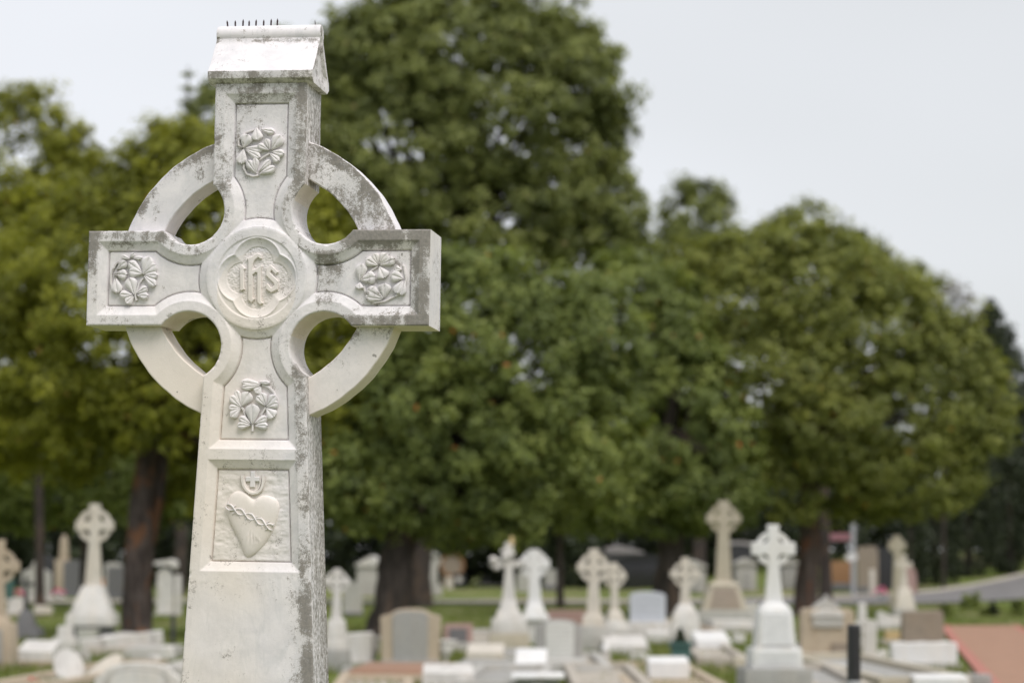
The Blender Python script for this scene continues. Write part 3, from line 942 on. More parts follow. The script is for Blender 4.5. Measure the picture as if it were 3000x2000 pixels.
def celtic(px, yb, label, mat, blocks, ybot, yc, ytop, hw_b, hw_c, arm, ah, R, rz=0.0, ring=True, ringw=.28, group=G_CELT, name="celtic_cross"):
    g = Grave(name, px, yb, label, "cross", group, rz)
    for (nm, m, y0, y1, a, b) in blocks: g.block(nm, m, y0, y1, a, b)
    k = g.k
    dpt = hw_c * 1.1 * k
    o = g.prism("cross", mat, cross_outline(hw_b, hw_c, arm, ah, ybot, yc, ytop), -dpt / 2, dpt / 2, .008)
    if ring: ring_mesh("ring", MAT[mat], g.e, 0, g.z(yc), R * k, R * (1 - ringw) * k, -dpt * .28, dpt * .28)
    return g

# ---- left of the large cross
celtic(270, 1884, "pale Celtic cross on a tapered pedestal beside the left tree trunk", "cream",
       [("plinth", "darkgrey", 1884, 1832, 58, 56), ("base", "white", 1832, 1797, 69, 66), ("pedestal", "white", 1797, 1718, 58, 29)], 1719, 1543, 1480, 25, 16, 55, 14, 50)
g = celtic(-8, 1950, "sandstone Celtic cross cut off by the left edge of the picture", "sand",
       [("pedestal", "sand", 1950, 1826, 52, 46), ("base", "sand", 1826, 1806, 34, 26)], 1808, 1662, 1585, 22, 17, 60, 15, 52)
g.prism("tablet", "grey", [(-40, 1935), (28, 1935), (26, 1842), (-38, 1842)], -.36, -.30, .004)
celtic(78, 1868, "small dark iron cross on a dark stepped base in front of the gabled white stone", "iron",
       [("base", "darkgrey", 1868, 1838, 46, 40), ("mound", "darkgrey", 1838, 1786, 30, 12)], 1788, 1713, 1689, 8, 6, 23, 6, 20, ring=False, group="plain crosses", name="iron_cross")
def headstone(px, yb, label, mat, pts, depth=.16, base=None, rz=0.0, group=G_HEAD, name="headstone", cat="headstone", inset=None):
    g = Grave(name, px, yb, label, cat, group, rz)
    if base: g.block("base", base[0], yb, base[1], base[2], base[2] - 1, depth=max(depth * 2.2, .3))
    g.prism("tablet", mat, pts, -depth / 2, depth / 2, .012)
    if inset: g.prism("panel", inset[0], inset[1], -depth / 2 - .022, -depth / 2 + .02, .006)
    return g
headstone(105, 1754, "white gabled headstone with stepped shoulders behind the iron cross", "palegrey",
          [(42, 1748), (42, 1678), (24, 1668), (14, 1664), (12, 1650), (0, 1638), (-12, 1650), (-14, 1664), (-24, 1668), (-42, 1678), (-42, 1748)], .3, ("palegrey", 1746, 46))
headstone(128, 1742, "black round-topped headstone far behind the white gabled stone", "black",
          [(30, 1736), (30, 1655)] + arch(30, 1655, 1625, kind="round") + [(-30, 1655), (-30, 1736)], .3, ("grey", 1734, 34))
headstone(216, 1747, "dark grey headstone with a curved top left of the pale Celtic cross", "darkgrey",
          [(30, 1742), (30, 1652)] + arch(30, 1652, 1641) + [(-30, 1652), (-30, 1742)], .3, ("darkgrey", 1738, 36))
g = Grave("obelisk", 186, 1735, "slim sandstone obelisk far behind the dark grey headstone", "obelisk")
g.block("base", "sand", 1735, 1640, 26, 24); g.block("shaft", "sand", 1640, 1580, 13, 9); g.block("tip", "sand", 1580, 1566, 9, 1, bev=.004)
headstone(345, 1750, "dark headstone half hidden by the left tree trunk", "darkgrey", [(30, 1745), (30, 1660), (-30, 1660), (-30, 1745)], .3, ("darkgrey", 1742, 34))
headstone(330, 1746, "pale grey headstone peeping out right of the pale Celtic cross", "palegrey", [(24, 1740), (24, 1655)] + arch(24, 1655, 1648) + [(-24, 1655), (-24, 1740)], .3)
g = Grave("planter", 23, 1760, "dark green planter box behind the sandstone cross at the left edge", "planter")
g.block("box", "green", 1760, 1697, 15, 17); g.block("rim", "green", 1697, 1692, 18, 18)
headstone(48, 1800, "rough white boulder-shaped marker left of the iron cross", "white", [(24, 1796), (22, 1768), (10, 1752), (-8, 1750), (-20, 1764), (-25, 1796)], .35, ("conc", 1792, 30))
headstone(125, 1802, "small cream block right of the iron cross base", "cream", [(26, 1798), (26, 1776), (-22, 1772), (-24, 1798)], .3)
g = headstone(492, 1800, "white marble tablet under an arched hood right of the left tree trunk", "white",
          [(16, 1796), (16, 1690), (4, 1668), (-14, 1664), (-30, 1680), (-32, 1796)], .2, ("palegrey", 1794, 40))
g.prism("hood", "white", [(30, 1660), (28, 1646), (14, 1638), (-4, 1642), (-40, 1646), (-44, 1656), (-6, 1656), (14, 1660), (20, 1672)], -.2, .2, .01)
g.block("side_column", "white", 1797, 1684, 9, 8, cx=30, depth=.18)
g = Grave("stake", 507, 1888, "dark wooden stake in the grass below the hooded white tablet", "post"); g.block("shaft", "iron", 1888, 1800, 7, 6)

def wedge(px, yn, label, mat, hw, rise_f, rise_b, ln, rz=0.0, base=None, group=G_SLAB, name="slant_marker", cat="grave marker", inset=None):
    """slant-faced marker: near bottom row yn, half width hw px, front and back heights (px), length along depth in metres"""
    g = Grave(name, px, yn, label, cat, group, rz)
    k = g.k; b = 0.0
    if base:
        solid("base", MAT[base], g.e, -(hw + 6) * k, (hw + 6) * k, -.05, ln + .05, 0, .09, 0, 0, .012); b = .085
    P = [(-.0, b), (-.0, b + rise_f * k), (ln * .12, b + rise_f * k + .01), (ln * .95, b + rise_b * k), (ln, b + rise_b * k - .02), (ln, b)]
    bm = bmesh.new()
    L = [bm.verts.new((-hw * k, y, z)) for y, z in P]; R_ = [bm.verts.new((hw * k, y, z)) for y, z in P]
    bm.faces.new(L); bm.faces.new(R_[::-1])
    for i in range(len(P)): bm.faces.new((L[i], R_[i], R_[(i + 1) % len(P)], L[(i + 1) % len(P)]))
    bmesh.ops.recalc_face_normals(bm, faces=bm.faces[:])
    bmesh.ops.bevel(bm, geom=bm.edges[:], offset=.012, segments=1, affect='EDGES')
    from_bm("stone", bm, MAT[mat], g.e, 35)
    return g
wedge(98, 1946, "white slanted grave slab right of the sandstone pedestal at the left edge", "white", 52, 30, 56, .9, base="sand")
g = Grave("stepped_base", 192, 1908, "empty white stepped cross base in front of the pale Celtic cross", "cross base")
g.block("lower_block", "white", 1908, 1866, 33, 31); g.block("upper_block", "white", 1866, 1833, 21, 19)
def urn(px, yb, yt, hw, label, mat="white"):
    g = Grave("urn", px, yb, label, "urn", "marble urns")
    H = (yb - yt) * g.k; r = hw * g.k
    prof = [(0, 0), (.75, 0), (.75, .08), (.5, .12), (.26, .2), (.24, .3), (.4, .36), (.74, .5), (.86, .66), (.84, .8), (.8, .84), (1, .9), (1, .96), (.9, 1), (.7, 1), (.55, .9), (0, .88)]
    V, Q = [], []; n = 20
    for i, (rr, z) in enumerate(prof):
        for j in range(n):
            a = 2 * math.pi * j / n; V.append((r * rr * math.cos(a), r * rr * math.sin(a), H * z))
    for i in range(len(prof) - 1):
        for j in range(n): Q.append((i * n + j, i * n + (j + 1) % n, (i + 1) * n + (j + 1) % n, (i + 1) * n + j))
    np_mesh("bowl", V, Q, MAT[mat], g.e, 50)
    solid("foot_block", MAT[mat], g.e, -r * .85, r * .85, -r * .85, r * .85, -.02, .02, 0, 0, .006)
g = Grave("flower_trough", 258, 1890, "white tapered flower trough in front of the pale Celtic cross plinth", "trough")
g.block("bowl", "white", 1884, 1842, 17, 31); g.block("foot", "white", 1890, 1882, 20, 18)
# fallen cross
g = Grave("fallen_cross", 355, 1912, "white marble cross lying fallen across a grave near the left tree trunk", "cross", None, math.radians(14))
k = g.k
P = [(-115, -13), (-50, -16), (-46, -42), (-14, -42), (-12, -16), (92, -20), (96, -30), (122, -30), (124, 18), (96, 18), (92, 10), (-12, 16), (-14, 44), (-46, 44), (-50, 16), (-115, 13)]
bm = bmesh.new()
a = [bm.verts.new((x * k, y * k, .12)) for x, y in P]; b = [bm.verts.new((x * k, y * k, .33)) for x, y in P]
bm.faces.new(a[::-1]); bm.faces.new(b)
for i in range(len(P)): bm.faces.new((a[i], a[(i + 1) % len(P)], b[(i + 1) % len(P)], b[i]))
fc = from_bm("cross", bm, MAT["white"], g.e, 35); fc.rotation_euler = (math.radians(6), math.radians(-6), 0); fc.location.z = .02
solid("grave_slab", MAT["conc"], g.e, -100 * k, 110 * k, -.35, .55, 0, .15, .01, .01)
def tilted_tablet(px, yb, label, pts, lean, mat, rz=0.0, th=.09):
    """outline in metres-from-base pixels (x, up), leaning back on a small stone"""
    g = Grave("plaque", px, yb, label, "plaque", "marble plaques on graves", rz)
    o = prism_obj("tablet", MAT[mat], g.e, [(x * g.k, z * g.k) for x, z in pts], -th / 2, th / 2, .012)
    o.rotation_euler = (-math.radians(lean), 0, 0); o.location = (0, 0, .0)
    h = max(z for _, z in pts) * g.k
    solid("rest", MAT["conc"], g.e, -.12, .12, .06, .06 + h * math.sin(math.radians(lean)) + .1, 0, h * math.cos(math.radians(lean)) * .55, .02, .02)
    return g
def ell(cx, cz, a, b, rot, n=28, pinch=0):
    out = []
    for i in range(n):
        t = 2 * math.pi * i / n
        x, z = a * math.cos(t), b * math.sin(t) * (1 - pinch * max(0, math.cos(t)) ** 2)
        c, s_ = math.cos(rot), math.sin(rot)
        out.append((cx + x * c - z * s_, cz + x * s_ + z * c))
    return out
tilted_tablet(200, 1998, "white heart-shaped marble plaque leaning on a grave near the left edge", ell(-2, 52, 60, 42, math.radians(-58), 32, .42), 24, "white")
tilted_tablet(300, 1992, "oval cream plaque tilted to the right beside the heart-shaped plaque", ell(2, 44, 62, 26, math.radians(42)), 30, "cream")
g = headstone(405, 2040, "large white arched headstone with a moulded rim, partly below the picture", "white",
          [(124, 2034), (124, 1986), (106, 1974)] + arch(98, 1972, 1940) + [(-106, 1974), (-124, 1986), (-124, 2034)], .2, ("conc", 2026, 130))
g.prism("moulding", "palegrey", [(92, 2030), (92, 1990)] + arch(88, 1984, 1956) + [(-92, 1990), (-92, 2030)], -.125, -.08, .005)
g.prism("face_panel", "white", [(80, 2028), (80, 1994)] + arch(76, 1990, 1965) + [(-80, 1994), (-80, 2028)], -.14, -.1, .005)
g = Grave("broken_stone", 489, 1932, "lump of broken white marble beside the foreground cross shaft", "stone")
g.prism("chunk", "white", [(-18, 1930), (-20, 1905), (-8, 1892), (10, 1890), (18, 1904), (20, 1930)], -.12, .14, .02)
g = Grave("broken_stone", 528, 1975, "low grey rubble against the left of the foreground cross", "stone")
g.prism("chunk", "palegrey", [(-34, 1972), (-30, 1952), (-10, 1940), (14, 1946), (34, 1972)], -.15, .2, .03)

def plot(px, yn, yf, hw, label, kerb, fill, kh=.16, kw=.14, rz=0.0, skew=0.0):
    """kerbed grave plot from near row yn to far row yf"""
    g = Grave("kerbed_grave", px, yn, label, "grave", "kerbed grave plots", rz)
    far_ = ground_at(px, yf); ln = far_.y - g.p.y; w = hw * g.k
    solid("kerb", MAT[kerb], g.e, -w, w, 0, kw, 0, kh, .006, .006); solid("kerb", MAT[kerb], g.e, -w, w, ln - kw, ln, 0, kh, .006, .006)
    for s_ in (-1, 1):
        solid("kerb", MAT[kerb], g.e, min(s_ * w, s_ * (w - kw)), max(s_ * w, s_ * (w - kw)), kw + .003, ln - kw - .003, 0, kh - .004, .006, 0)
    solid("filling", MAT[fill], g.e, -w + kw * .9, w - kw * .9, kw * .9, ln - kw * .9, -.02, kh * .55, 0, 0, 0)
    return g
def ledger(px, yn, yf, hw, label, mat, h=.25, base=None, rz=0.0):
    g = Grave("ledger_slab", px, yn, label, "grave slab", G_SLAB, rz)
    far_ = ground_at(px, yf + h / (g.k) * .6); ln = max(.5, far_.y - g.p.y); w = hw * g.k
    if base: solid("base", MAT[base], g.e, -w - .1, w + .1, -.1, ln + .1, 0, .14, .01, .01)
    solid("slab", MAT[mat], g.e, -w, w, 0, ln, .12 if base else 0, h, .02, .02, .015)
    return g
plot(70, 2025, 1948, 110, "sandstone kerbed plot at the lower left corner", "sand", "conc")
def flowers(px, yb, n, r, label, cols, group="flowers on the graves"):
    p = ground_at(px, yb); e = empty("flower_bunch", p - Vector((0, 0, .03))); tag(e, label, "flowers", group)
    rnd = random.Random(px)
    bm = bmesh.new()
    for i in range(n):
        a, q = rnd.random() * 6.28, rnd.random() ** .5
        x, y, z = r * q * math.cos(a), r * q * math.sin(a), r * (1.1 - q * q * .6) + rnd.random() * r * .3
        m = Matrix.Translation((x, y, z)) @ Matrix.Rotation(rnd.random() * 3, 4, (rnd.random(), rnd.random(), 1))
        bmesh.ops.create_icosphere(bm, subdivisions=1, radius=r * .2, matrix=m @ Matrix.Diagonal((1, 1, .6, 1)))
    o = from_bm("blossoms", bm, MAT[cols], e, 60); o["kind"] = "stuff"
    bm = bmesh.new()
    for i in range(n):
        a = i * 2.4; c, s_ = math.cos(a), math.sin(a)
        v = [bm.verts.new(q) for q in ((0.02 * s_, -.02 * c, 0), (-.02 * s_, .02 * c, 0), (r * c * .9, r * s_ * .9, r * .8))]
        bm.faces.new(v)
    o = from_bm("stems", bm, MAT["green"], e); o["kind"] = "stuff"
for nm, c in (("fl_red", (.5, .06, .03)), ("fl_pink", (.6, .13, .25)), ("fl_orange", (.6, .2, .03)), ("fl_white", (.75, .7, .7))):
    MAT[nm] = stone_mat({"fl_red": "red_petals", "fl_pink": "pink_petals", "fl_orange": "orange_petals", "fl_white": "white_petals"}[nm], c, tuple(x * .6 for x in c), .5, 20, .8)
flowers(92, 2012, 22, .11, "red flowers on the sandstone plot in the lower left corner", "fl_red")
flowers(52, 1756, 24, .35, "pink flowers beside the white gabled headstone at the left", "fl_pink")
flowers(172, 1752, 22, .35, "mixed pink and white flowers in front of the dark grey headstone", "fl_pink")
flowers(172, 1762, 16, .28, "small white flowers in the grass left of the pale Celtic cross", "fl_white")
flowers(1700, 1712, 18, .38, "small red flowers left of the cream Celtic cross, far back", "fl_red")
flowers(2582, 1752, 16, .4, "purple pink flowers by the road left of the small cream cross", "fl_pink")
flowers(312, 1728, 18, .5, "orange and red flowers behind the pale Celtic cross shaft", "fl_orange")

# ---- between the large cross and the centre
celtic(984, 1958, "white Celtic cross half hidden by the right edge of the foreground shaft", "white",
       [("plinth", "grey", 1958, 1902, 42, 40), ("base", "white", 1902, 1872, 34, 32), ("pedestal", "white", 1872, 1816, 30, 24)], 1818, 1706, 1669, 15, 11, 38, 10, 33)
headstone(1033, 1800, "pale grey headstone with a jagged top left of the dark leaning trunk", "palegrey",
          [(28, 1796), (28, 1716), (12, 1702), (4, 1712), (-10, 1698), (-28, 1714), (-28, 1796)], .2, ("darkgrey", 1792, 32))
g = headstone(1203, 1948, "broad sandstone headstone with a grey tablet and arched top", "sand",
          [(84, 1940), (88, 1806), (70, 1802), (56, 1798)] + arch(52, 1797, 1784) + [(-56, 1798), (-70, 1802), (-88, 1806), (-84, 1940)], .3, None)
g.prism("panel", "grey", [(50, 1938), (52, 1805)] + arch(48, 1800, 1791) + [(-52, 1805), (-50, 1938)], -.175, -.13, .006)
g.block("base", "grey", 1948, 1932, 92, 90, depth=.55)
urn(1094, 1945, 1858, 21, "white urn at the left foot of the broad sandstone headstone")
urn(1306, 1948, 1868, 24, "white urn at the right foot of the broad sandstone headstone")
headstone(1052, 1946, "low white block stone behind the left urn", "white", [(38, 1940), (40, 1852), (-36, 1856), (-38, 1940)], .3, ("palegrey", 1934, 46))
headstone(1343, 1896, "small pinkish framed stone with a dark panel right of the sandstone headstone", "pink",
          [(42, 1890), (42, 1827), (-42, 1827), (-42, 1890)], .2, None, inset=("darkgrey", [(26, 1882), (26, 1840), (-26, 1840), (-26, 1882)]))
ledger(1160, 1998, 1944, 140, "terracotta coloured ledger slab in front of the broad sandstone headstone", "terra", .2, "sand")
wedge(1312, 2022, "white slanted slab at the bottom edge below the right urn", "white", 74, 40, 58, .8, base="conc")
wedge(1420, 1942, "low cream slab on a grey kerb left of the open book stone", "cream", 54, 22, 40, 1.2, base="palegrey")
ledger(1450, 1972, 1938, 110, "grey ledger slab on the grass left of the open book stone", "grey", .18)
wedge(1552, 1980, "bright white slanted tablet like an open book among low grey graves", "bright", 46, 14, 66, .75, rz=math.radians(-4), base="palegrey", name="book_stone")
g = Grave("table_tomb", 1576, 2040, "white table slab on dark carved supports at the bottom edge", "tomb")
g.block("support", "grey", 2040, 1983, 62, 62, depth=.5); g.block("slab", "bright", 1983, 1973, 78, 76, depth=.7, bev=.01)
g.prism("carving", "white", [(-14, 2030), (-22, 2008), (-12, 1994), (0, 2000), (12, 1994), (22, 2008), (14, 2030)], -.29, -.24, .006)
plot(1460, 2035, 1985, 130, "grey kerbed plot at the bottom left of the table slab", "palegrey", "grey", .2)

# floral cross
g = celtic(1490, 1908, "slender white cross with carved flowers on its arms and a tan tip", "white",
       [("plinth", "beige", 1908, 1853, 60, 57), ("base", "white", 1853, 1812, 51, 49), ("step", "white", 1812, 1787, 39, 31), ("mound", "white", 1787, 1760, 28, 20)], 1762, 1655, 1592, 20, 13, 40, 10, 30, ring=False, group="plain crosses", name="floral_cross")
def blob(parent, name, mat, c, r, n=9, seed=1):
    rnd = random.Random(seed); bm = bmesh.new()
    for i in range(n):
        m = Matrix.Translation((c[0] + rnd.uniform(-1, 1) * r * .7, c[1] + rnd.uniform(-.5, .5) * r, c[2] + rnd.uniform(-1, 1) * r * .7)) @ Matrix.Rotation(rnd.random() * 3, 4, 'X') @ Matrix.Diagonal((1, .7, .55, 1))
        bmesh.ops.create_icosphere(bm, subdivisions=2, radius=r * .55, matrix=m)
    o = from_bm(name, bm, mat, parent, 60); o["kind"] = "stuff"
    return o
k = g.k
blob(g.e, "carved_flowers", MAT["white"], (-40 * k, 0, g.z(1653)), 20 * k, 9, 3)
blob(g.e, "carved_flowers", MAT["white"], (-4 * k, -.02, g.z(1630)), 20 * k, 9, 4)
blob(g.e, "carved_flowers", MAT["palegrey"], (38 * k, 0, g.z(1656)), 15 * k, 6, 5)
g.block("finial", "tan", 1600, 1574, 8, 4, cx=8, bev=.004)
celtic(1568, 1885, "bright bluish white Celtic cross right of the floral cross", "bright",
       [("pillar", "white", 1885, 1815, 31, 30), ("base", "bright", 1816, 1799, 40, 37), ("step", "bright", 1799, 1770, 31, 22)], 1772, 1655, 1612, 20, 16, 46, 13, 41, ringw=.4)
headstone(1636, 1950, "grey headstone with a white arched tablet in the middle of the graves", "grey",
          [(66, 1945), (66, 1832), (52, 1830)] + arch(48, 1826, 1816) + [(-52, 1830), (-66, 1832), (-66, 1945)], .32, ("palegrey", 1930, 74),
          inset=("inscr_grey", [(41, 1926), (41, 1834)] + arch(40, 1832, 1821) + [(-41, 1834), (-41, 1926)]))
ledger(1640, 1975, 1935, 80, "grey ledger slab in front of the white arched tablet", "palegrey", .22)
headstone(1660, 1834, "low pink granite slab stone between the white and cream Celtic crosses", "pink", [(56, 1830), (56, 1787), (-56, 1787), (-56, 1830)], .3)
celtic(1738, 1905, "cream Celtic cross, the larger of the close pair at the centre", "cream",
       [("plinth", "palegrey", 1905, 1832, 50, 48), ("base", "cream", 1832, 1801, 33, 29)], 1803, 1665, 1611, 21, 15, 49, 12, 44, ringw=.32)
celtic(1801, 1886, "smaller cream Celtic cross, the right one of the close pair at the centre", "cream",
       [("plinth", "palegrey", 1886, 1846, 40, 38), ("pedestal", "white", 1846, 1816, 33, 26), ("base", "cream", 1816, 1789, 25, 16)], 1791, 1690, 1650, 13, 10, 36, 9, 33, rz=math.radians(12), ringw=.3)
wedge(1835, 1912, "long white slab at the foot of the two cream Celtic crosses", "white", 64, 16, 38, 1.2, base="palegrey")
plot(1725, 1985, 1935, 70, "grey kerbed plot with a small white ball, left of the potted plant", "palegrey", "conc", .2)
g = Grave("marble_ball", 1774, 1945, "small white marble ball on a grey grave left of the potted plant", "ball")
bm = bmesh.new(); bmesh.ops.create_uvsphere(bm, u_segments=20, v_segments=12, radius=13 * g.k, matrix=Matrix.Translation((0, 0, .2 + 13 * g.k))); from_bm("ball", bm, MAT["bright"], g.e, 180)
solid("stand", MAT["palegrey"], g.e, -.09, .09, -.09, .09, 0, .22, .02, .02)
headstone(1897, 1868, "blue grey headstone with a gently curved top on a white base", "inscr_blue",
          [(52, 1822), (52, 1744)] + arch(50, 1744, 1734) + [(-52, 1744), (-52, 1822)], .22, None).block("base", "white", 1868, 1820, 68, 66, depth=.6)
wedge(1930, 1880, "white block behind the pot, right of the blue grey headstone base", "white", 36, 30, 40, .6)
celtic(2007, 1892, "white Celtic cross with a tapered pedestal behind the potted plant", "cream",
       [("pedestal", "white", 1892, 1800, 47, 37), ("cap", "white", 1800, 1771, 35, 20)], 1773, 1684, 1636, 16, 12, 44, 10, 38, ringw=.26)
# pot and plant
g = Grave("potted_plant", 1994, 1936, "green pot holding a small dark conifer among the graves", "potted plant")
g.block("pot", "green", 1936, 1890, 24, 28); g.block("pot_rim", "green", 1890, 1881, 33, 33)
POT = g
wedge(1961, 2000, "white slanted slab on a sandstone plot below the green pot", "bright", 59, 50, 62, .5, base="sand")
plot(1985, 2030, 1945, 150, "sandstone kerbed plot around the white slab below the green pot", "sand", "sand", .14)
g = celtic(2119, 1830, "tall beige Celtic cross with a dark panel on its pedestal, back row", "beige",
       [("step", "palegrey", 1830, 1786, 78, 76), ("pedestal", "beige", 1786, 1717, 66, 42), ("cap", "beige", 1717, 1703, 46, 30)], 1705, 1522, 1470, 24, 17, 50, 12, 43, ringw=.28)
def sloped_panel(g, name, mat, hw0, hw1, yb_, yt_, bhw, inset, height, row0):
    """thin panel lying on the sloping front of a pedestal block that starts at row0 with half width bhw"""
    k = g.k; a_ = math.atan2(inset, height)
    z0 = (row0 - yb_) * k / math.cos(a_); z1 = (row0 - yt_) * k / math.cos(a_)
    o = prism_obj(name, MAT[mat], g.e, [(hw0 * k, z0), (hw1 * k, z1), (-hw1 * k, z1), (-hw0 * k, z0)], -.02, .03, .004)
    o.location = (0, -bhw * k - .004, g.z(row0)); o.rotation_euler.x = -a_
sloped_panel(g, "panel", "brown", 46, 33, 1780, 1724, 66, 24, 69, 1786)
headstone(2172, 1818, "small white tablet stone at the foot of the tall beige Celtic cross", "white", [(44, 1812), (46, 1764), (20, 1767), (-20, 1767), (-44, 1764), (-42, 1812)], .2, ("palegrey", 1808, 48))
ledger(2152, 1850, 1815, 64, "white ledger slab left of the bright white Celtic cross", "white", .3, "palegrey")
wedge(2092, 1908, "white pillow-shaped slab left of the bright white Celtic cross", "bright", 50, 26, 50, .8, rz=math.radians(6), base="conc")
headstone(2165, 1886, "small white end block beside the pillow-shaped slab", "white", [(16, 1882), (16, 1856), (-18, 1854), (-18, 1882)], .25)
plot(2120, 1945, 1905, 75, "concrete kerbed plot in front of the pillow-shaped slab", "conc", "conc", .16)

# ---- bright white cross, right of centre
g = celtic(2268, 2046, "bright white Celtic cross on a tall inscribed pedestal and grey granite block", "bright",
       [("plinth", "grey", 2046, 1956, 100, 95), ("base", "bright", 1956, 1898, 73, 71), ("pedestal", "bright", 1898, 1790, 57, 47), ("cap", "bright", 1790, 1768, 47, 28)], 1770, 1613, 1543, 26, 18, 64, 19, 52, ringw=.3)
sloped_panel(g, "inscription", "inscr_white", 47, 39, 1890, 1798, 57, 10, 108, 1898)
g.prism("inscription", "inscr_white", [(58, 1945), (58, 1908), (-58, 1908), (-58, 1945)], -73 * g.k - .006, -73 * g.k + .03, 0)

# ---- right part
g = headstone(2420, 1935, "wide sandstone monument with a white scrolled pediment and small cross", "sand",
          [(78, 1930), (78, 1800), (70, 1784), (-66, 1784), (-74, 1800), (-78, 1930)], .5, ("sand", 1922, 90))
g.prism("pediment", "white", [(46, 1806), (44, 1794), (28, 1788), (0, 1784), (-28, 1788), (-46, 1794), (-50, 1806)], -.31, -.22, .006)
g.prism("scroll", "palegrey", [(44, 1790), (34, 1776), (20, 1766), (8, 1758), (-8, 1758), (-20, 1766), (-34, 1776), (-44, 1790)], -.24, .24, .01)
g.prism("finial_cross", "palegrey", [(3, 1760), (3, 1753), (9, 1753), (9, 1749), (3, 1749), (3, 1742), (-3, 1742), (-3, 1749), (-9, 1749), (-9, 1753), (-3, 1753), (-3, 1760)], -.04, .04, 0)
g.prism("tablet", "palegrey", [(44, 1836), (44, 1806), (-44, 1806), (-44, 1836)], -.29, -.24, .006)
g.prism("panel", "brown", [(66, 1915), (66, 1880), (10, 1880), (10, 1915)], -.28, -.24, .004)
def chunk(px, yb, pts, d, label, mat="white", rz=0.0, tilt=0.0):
    g = Grave("broken_stone", px, yb, label, "stone", "broken marble pieces", rz)
    o = prism_obj("block", MAT[mat], g.e, [(x * g.k, z * g.k) for x, z in pts], -d / 2, d / 2, .015)
    o.rotation_euler = (math.radians(tilt), 0, 0)
chunk(2368, 1935, [(-26, 0), (-30, 44), (-10, 76), (20, 72), (34, 40), (52, 0)], .3, "broken white marble shaft leaning right of the bright Celtic cross", rz=.3, tilt=-8)
chunk(2428, 1985, [(-50, 0), (-44, 30), (-10, 46), (0, 40), (10, 46), (46, 42), (44, 2)], .35, "broken white marble arm lying left of the black bollard", rz=-.25)
chunk(2358, 2030, [(-40, 0), (-30, 60), (-14, 78), (6, 66), (44, 0)], .22, "slanting white marble fragment at the bottom right of the bright Celtic cross", rz=.2, tilt=-10)
chunk(2320, 1975, [(-16, 0), (-14, 70), (8, 86), (20, 60), (18, 0)], .25, "upright white fragment close behind the bright Celtic cross base", rz=.1)
headstone(2548, 1934, "white tablet pillar right of the black bollard", "white", [(20, 1928), (18, 1818), (-18, 1816), (-20, 1928)], .2, ("palegrey", 1924, 30))
g = Grave("broken_column", 2526, 1862, "slim white broken column behind the black bollard", "column"); g.block("base", "white", 1862, 1822, 30, 28); g.block("shaft", "white", 1822, 1765, 13, 10)
chunk(2582, 1932, [(-22, 0), (-20, 20), (-6, 26), (4, 36), (16, 32), (22, 0)], .2, "small broken white piece right of the white tablet pillar", rz=.1)
celtic(2649, 1818, "small cream cross on a tapered pedestal near the road", "cream",
       [("plinth", "palegrey", 1818, 1783, 34, 33), ("pedestal", "cream", 1783, 1722, 30, 17)], 1724, 1655, 1626, 12, 8, 24, 8, 20, ring=False, group="plain crosses", name="stone_cross")
celtic(2632, 1778, "sandy brown Celtic cross behind the small cream cross near the road", "beige",
       [("pedestal", "beige", 1778, 1735, 26, 20)], 1737, 1600, 1570, 16, 10, 26, 9, 24)
headstone(2703, 1890, "rough brown headstone with sloping sides beside the brick path", "brown", [(60, 1884), (58, 1794), (50, 1788), (-52, 1790), (-56, 1796), (-62, 1884)], .4, ("conc", 1880, 70))
headstone(2706, 1950, "wide low white stone with a wavy top in front of the brown headstone", "bright", [(94, 1940), (94, 1882), (70, 1878), (30, 1882), (0, 1880), (-40, 1883), (-70, 1880), (-94, 1884), (-94, 1940)], .25, ("palegrey", 1938, 100))
headstone(2606, 1840, "white scrolled bench-like stone left of the brown headstone", "white", [(36, 1834), (36, 1806), (10, 1804), (-8, 1798), (-24, 1790), (-36, 1796), (-36, 1834)], .25, ("palegrey", 1828, 40))
headstone(2618, 1884, "ochre block in front of the white scrolled stone", "tan", [(26, 1880), (24, 1848), (-24, 1846), (-26, 1880)], .3, ("conc", 1872, 40))
headstone(2624, 1912, "small white end stone left of the wide low white stone", "white", [(16, 1908), (16, 1884), (-16, 1882), (-16, 1908)], .2)
plot(2712, 2025, 1952, 135, "beige kerbed plot with grey gravel in front of the wide low white stone", "beige", "grey", .22)
wedge(2760, 2030, "white slab lying on the grey gravel plot at the bottom edge", "bright", 78, 52, 58, .6)
g = Grave("corner_block", 2868, 2020, "grey corner block of the gravel plot beside the brick path", "stone"); g.block("block", "grey", 2020, 1974, 34, 32)

# black bollard, nearer than the graves
tp = at(2506, 1828, 17.0)
be = empty("bollard", (at(2496, 1930, 17.0).x, 17.0, 0)); tag(be, "black round-topped bollard standing nearer than the graves at the right", "bollard")
def lathe(name, mat, parent, prof, n=24):
    V, Q = [], []
    for r, z in prof:
        for j in range(n):
            a = 2 * math.pi * j / n; V.append((r * math.cos(a), r * math.sin(a), z))
    for i in range(len(prof) - 1):
        for j in range(n): Q.append((i * n + j, i * n + (j + 1) % n, (i + 1) * n + (j + 1) % n, (i + 1) * n + j))
    return np_mesh(name, V, Q, mat, parent, 40)
hb = tp.z
lathe("post", MAT["bollard"], be, [(.0, 0), (.053, 0), (.05, hb - .03)])
lathe("cap", MAT["bollard"], be, [(.0505, hb - .03), (.0515, hb - .012), (.044, hb), (0, hb + .003)])
lathe("collar", MAT["steel"], be, [(.0535, .70), (.0545, .705), (.0545, .735), (.0535, .74)])
be.rotation_euler = (0, math.radians(.9), 0)

